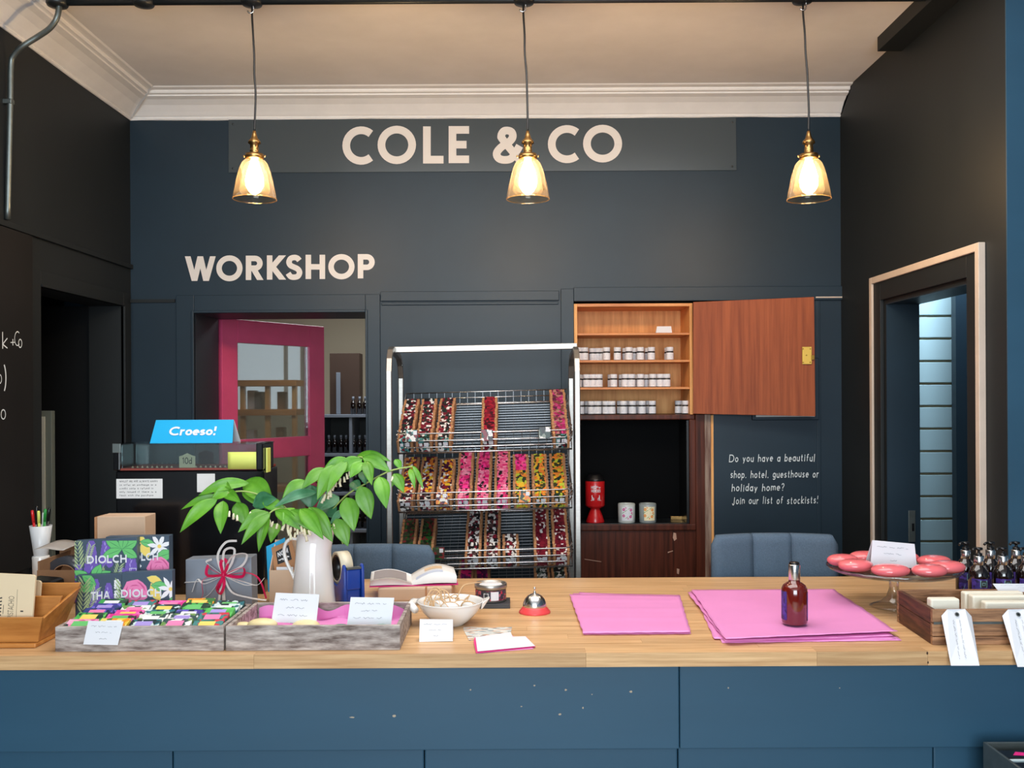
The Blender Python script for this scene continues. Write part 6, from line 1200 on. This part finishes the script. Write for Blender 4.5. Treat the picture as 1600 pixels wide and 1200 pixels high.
onB = lambda u, v: Vector((p.x + (R_ + .0004) * math.sin(u / R_), p.y - (R_ + .0004) * math.cos(u / R_), p.z + v)); m = MB(); m.grid(lambda u, v: onB(-.055 + u * .027, .012 + v * .07), 6, 1); m.build('label', PURPLE, t)
m = MB(); m.grid(lambda u, v: onB(.028 + u * .02, .01 + v * .07), 6, 1); m.build('label', PURPLE, t)
# ---- cake stand ----
p = C(1397, 948); s_ = p.y / F; zp = ZC - 274 * s_; hp_ = zp - ZT; t = thing('cake_stand', 'clear glass cake stand holding glossy pink round soaps', 'cake stand', p); R_ = 100 * s_
m = MB(); m.lathe([(.062, 0), (.064, .002), (.055, .006), (.035, .014), (.020, .028), (.013, .05), (.013, hp_ - .022), (.022, hp_ - .010), (.03, hp_ - .003)], 32, p)
m.build('foot', CLEAR, t)
m = MB(); m.lathe([(0, hp_ - .004), (R_ * .9, hp_ - .003), (R_ * .97, hp_ + .002), (R_, hp_ + .008), (R_ * 1.005, hp_ + .010), (R_ * .985, hp_ + .009), (R_ * .95, hp_ + .003), (R_ * .9, hp_), (0, hp_)], 56, p); m.build('plate', CLEAR, t)
m = MB(); m.tube([(p.x + R_ * math.cos(k * pi / 28), p.y + R_ * math.sin(k * pi / 28), p.z + hp_ + .009 + .001 * math.sin(k * 2.8)) for k in range(56)], .0022, 6, True); m.build('scalloped_rim', CLEAR, t)
zs_ = zp + .0012
for i, (dx, dY, r_, lab) in enumerate(((-.112, -.02, .047, 'at the left of the price card on the cake stand'), (-.048, -.098, .050, 'front left on the cake stand'), (.052, -.104, .046, 'front centre on the cake stand'), (.122, -.052, .048, 'front right on the cake stand'), (.126, .035, .046, 'far right on the cake stand'), (.062, .098, .048, 'at the back right of the cake stand'), (-.036, .112, .046, 'at the back behind the price card'), (-.118, .062, .044, 'at the back left of the cake stand'))):
    z_ = zs_ + .0165; m = MB(); m.ell((p.x + dx, p.y + dY, z_), r_, r_ * .8, .0165, 28, 12, e=.7); m.build('pink_soap', SOAPP, loc=(p.x + dx, p.y + dY, zs_), label='glossy pink round soap ' + lab, cat='soap', group='pink soaps on the cake stand')
q = Vector((p.x, p.y - .005, 0)); card([P(1360, 884, q.y + .0), P(1433, 888, q.y + .0), P(1429, 850, q.y + .012), P(1363, 844, q.y + .012)], 'white folded price card on the glass cake stand', lines=3, fold=.04)
# ---- wooden crate on the right ----
Yc0 = yy(1008, 1456); xf = P(1457, 980, Yc0).x; ztc = P(1457, 953, Yc0).z; CH = ztc - ZT; Yc1 = Yc0 + .235; xe = 1.40; t = thing('wooden_crate', 'rough dark wooden crate of white soaps at the right end', 'crate', ((xf + xe) / 2, Yc0 + .12, ZT)); T_ = .011; xbk = P(1401, 920, Yc1).x
bz_ = [(0, .034), (.037, .055), (.058, CH)]; bz_ = [(0, .019), (.0205, .050), (.0515, CH)]
for z0, z1 in bz_:
    m = MB(); j = random.uniform(-.0008, .0008); m.box(xf, Yc0 + j, ZT + z0, xe, Yc0 + T_, ZT + z1); m.build('front_slat', CRATEW, t, bevel=.0012)
    m = MB(); m.box(xbk, Yc1 - T_, ZT + z0, xe, Yc1, ZT + z1); m.build('back_slat', CRATEW, t, bevel=.0012)
for z0, z1 in ((0, .046), (.0475, CH)):
    m = MB(); m.hexa([(xf, Yc0 + T_ + .0005, ZT + z0), (xf + T_, Yc0 + T_ + .0005, ZT + z0), (xbk + T_, Yc1 - T_ - .0005, ZT + z0), (xbk, Yc1 - T_ - .0005, ZT + z0)], [(xf, Yc0 + T_ + .0005, ZT + z1), (xf + T_, Yc0 + T_ + .0005, ZT + z1), (xbk + T_, Yc1 - T_ - .0005, ZT + z1), (xbk, Yc1 - T_ - .0005, ZT + z1)]); m.build('side_slat', CRATED, t, bevel=.0012)
    m = MB(); m.box(xe - T_, Yc0 + T_ + .0005, ZT + z0, xe, Yc1 - T_ - .0005, ZT + z1); m.build('side_slat', CRATED, t, bevel=.0012)
m = MB(); m.box(xf + T_, Yc0 + T_, ZT, xe - T_, Yc1 - T_, ZT + .006); m.build('base', CRATEW, t)
m = MB(); m.box(xf + .002, Yc0 - .003, ZT + .0485, xe, Yc0 - .0012, ZT + .054); m.build('metal_strap', GALV, t)
# white soap blocks
for i, (px0, px1, py, dy, hh, lab) in enumerate(((1444, 1500, 936, .03, .07, 'white soap block at the left of the wooden crate'), (1508, 1600, 926, .13, .092, 'tall white soap block at the back of the wooden crate'), (1520, 1605, 931, .095, .085, 'white soap block second from the back of the wooden crate'), (1540, 1612, 941, .045, .075, 'low white soap block at front right of the wooden crate'))):
    Y = Yc0 + T_ + dy; a, b = P(px0, py, Y), P(px1, py, Y); x0 = max(a.x, xf + T_ + .004 - .0); x1 = min(b.x, xe - T_ - .002)
    m = MB(); m.box(x0, Y, ZT + .0065, x1, Y + .026, a.z); m.build('white_soap', SOAPW, loc=((x0 + x1) / 2, Y + .013, ZT + .0065), bevel=.004, label=lab, cat='soap', group='white soap blocks in the wooden crate')
# luggage tags
def tag_(q, label, ey):
    pts = [Vector(v) for v in q]; n = (pts[1] - pts[0]).cross(pts[-1] - pts[0]).normalized(); t = thing('luggage_tag', label, 'tag', (pts[0] + pts[1]) / 2, group='white luggage tags on the crate')
    k = len(pts); m = MB(); m.add(pts + [p - n * .0008 for p in pts], [tuple(range(k)), tuple(range(2 * k - 1, k - 1, -1))] + [(i, i + k, (i + 1) % k + k, (i + 1) % k) for i in range(k)]); m.build('tag', WHITE, t)
    top = (pts[3] + pts[4]) / 2; bot = (pts[0] + pts[1]) / 2; d = (bot - top).normalized(); c = top + d * .013; sd = (pts[1] - pts[0]).normalized()
    for r0, r1, mt, nm in ((.0026, .0052, GALV, 'eyelet'), (0.0001, .0026, BLACK, 'eyelet_hole')):
        m = MB(); m.rib([tuple((r0 + r1) / 2 * f(2 * pi * a / 16) for f in (math.cos, math.sin)) for a in range(16)], r1 - r0, lambda u, v: c + sd * u + d * v + n * .0005, closed=True); m.build(nm, mt, t)
    m = MB(); L_ = (bot - top).length
    for x_ in (-.010, .004): scribble(m, .026, L_ * .9, x_, .0035, .0007, lambda u, v: top + d * u + sd * v + n * .0004)
    m.build('handwriting', INK, t, kind='stuff')
Ya = Yc0 - .004; Yb4 = 2.143
tag_([P(1486, 1040, Yb4), P(1530.5, 1040, Yb4), P(1518, 963, Ya), P(1508, 951.5, Ya), P(1480, 952, Ya), P(1471, 962, Ya)], 'white eyeleted luggage tag over the crate front and worktop edge', 0)
tag_([P(1590, 1042, Yb4), P(1634, 1042, Yb4), P(1613, 963, Ya), P(1603, 951.5, Ya), P(1575, 952, Ya), P(1566, 962, Ya)], 'white luggage tag cut off by the right edge of the picture', 0)
Y_ = Yc0 + .185; card([P(1561, 925, Y_), P(1640, 925, Y_), P(1636, 912, Y_ + .006), P(1551, 912, Y_ + .006)], 'white price card standing at the back of the wooden crate', lines=2)
# ---- pump bottles ----
def pump(loc, label):
    t = thing('pump_bottle', label, 'bottle', loc, group='dark pump bottles behind the crate'); R_ = .027; zc_ = ZT + .142
    m = MB(); m.lathe([(0, 0), (R_ * .9, 0), (R_, .004), (R_, .088), (R_ * .95, .100), (R_ * .72, .112), (R_ * .48, .118), (R_ * .42, .122), (0, .122)], 28, loc); m.build('body', DKGLASS, t)
    m = MB(); m.lathe([(.0128, .119), (.0133, .120), (.0133, .142), (.0125, .143), (0, .143)], 24, loc); m.build('collar', CHROME, t)
    m = MB(); m.lathe([(.009, .1435), (.009, .150), (.004, .151), (.004, .158), (.010, .159), (.010, .165), (0, .166)], 16, loc); m.tube([(loc[0], loc[1], loc[2] + .162), (loc[0] - .016, loc[1] - .006, loc[2] + .163), (loc[0] - .022, loc[1] - .008, loc[2] + .158)], .0035, 8); m.build('pump_head', BLACK, t)
    on = lambda r: (lambda u, v: Vector((loc[0] + r * math.sin(u / r), loc[1] - r * math.cos(u / r), loc[2] + v)))
    m = MB(); m.grid(lambda u, v: on(R_ + .0005)((u - .5) * .062, .016 + v * .068), 14, 1); m.build('label', PURPLE, t)
    m = MB(); m.grid(lambda u, v: on(R_ + .0009)(-.009 + u * .018, .062 + v * .018), 4, 1); m.build('dark_square', SLATE, t)
    m = MB(); m.rib([(-.0085, .0625), (.0085, .0625), (.0085, .0795), (-.0085, .0795)], .0016, on(R_ + .0013), closed=True); m.rib([(-.004, .068), (.004, .068), (.004, .074), (-.004, .074)], .0012, on(R_ + .0013), closed=True)
    for q in range(4): m.rib([(-.02 + q * .011, .03), (-.014 + q * .011, .05)], .001, on(R_ + .0013))
    m.build('label_print', mat('pale_teal_ink', (130, 190, 190), .5), t); return t
pb = None; Yf_, Yr_ = 2.60, 2.70
for px, Y, lb in ((1509, Yr_, 'leftmost dark pump bottle, rear row behind the crate'), (1529.5, Yf_, 'dark pump bottle at left of the front row behind the crate'), (1548, Yr_, 'second dark pump bottle in the rear row behind the crate'), (1567, Yf_, 'dark pump bottle in the middle of the front row behind the crate'), (1588, Yr_, 'third dark pump bottle in the rear row behind the crate'), (1604, Yf_, 'dark pump bottle cropped by the right edge of the picture')):
    l = Vector((P(px, 900, Y).x, Y, ZT))
    if pb is None: pb = pump(l, lb)
    else: copytree(pb, l, label=lb)
# ---- galvanised bin of packs in front of the counter ----
zt_ = ZC - .767; a = P(1543, 1168, 2.10); Y0_, Y1_ = 1.74, 2.12; x0 = a.x; x1 = 1.45
t = thing('galvanised_bin', 'galvanised metal display bin in front of the counter, bottom right corner', 'bin', ((x0 + x1) / 2, 1.93, 0))
for nm, bb in (('side_panel', (x0, Y0_, x0 + .006, Y1_)), ('side_panel', (x1 - .006, Y0_, x1, Y1_)), ('back_panel', (x0 + .006, Y1_ - .006, x1 - .006, Y1_)), ('front_panel', (x0 + .006, Y0_, x1 - .006, Y0_ + .006))): m = MB(); m.box(bb[0], bb[1], 0, bb[2], bb[3], zt_); m.build(nm, GALV, t, bevel=.001)
m = MB(); m.box(x0 + .006, Y0_ + .006, zt_ - .09, x1 - .006, Y1_ - .006, zt_ - .085); m.build('inner_tray', GALV, t)
rn = ['back', 'second', 'third', 'fourth', 'front']
for r in range(5):
    for c in range(4):
        x = x0 + .012 + c * .095; y = Y1_ - .012 - (r + 1) * .068; m = MB(); m.box(x, y, zt_ - .0845, x + .09, y + .045, zt_ - .006); o = m.build('soap_carton', BLACK, loc=(x + .045, y + .02, zt_ - .0845), bevel=.002, label='black soap carton with pink flower, %s in the %s row of the metal bin' % (ORD[c], rn[r]), cat='soap carton', group='black soap cartons in the metal bin')
        m = MB(); m.box(x + .002, y - .011, zt_ - .083, x + .088, y - .001, zt_ - .008); m.build('white_divider', mat('pale_aqua_card', (196, 216, 220), .5), o)
        m = MB(); k = zt_ - .0055; m.add([(x + .02, y + .014, k), (x + .05, y + .01, k), (x + .062, y + .026, k), (x + .035, y + .034, k)], [(0, 1, 2, 3)]); m.build('pink_flower_print', PINKD, o)
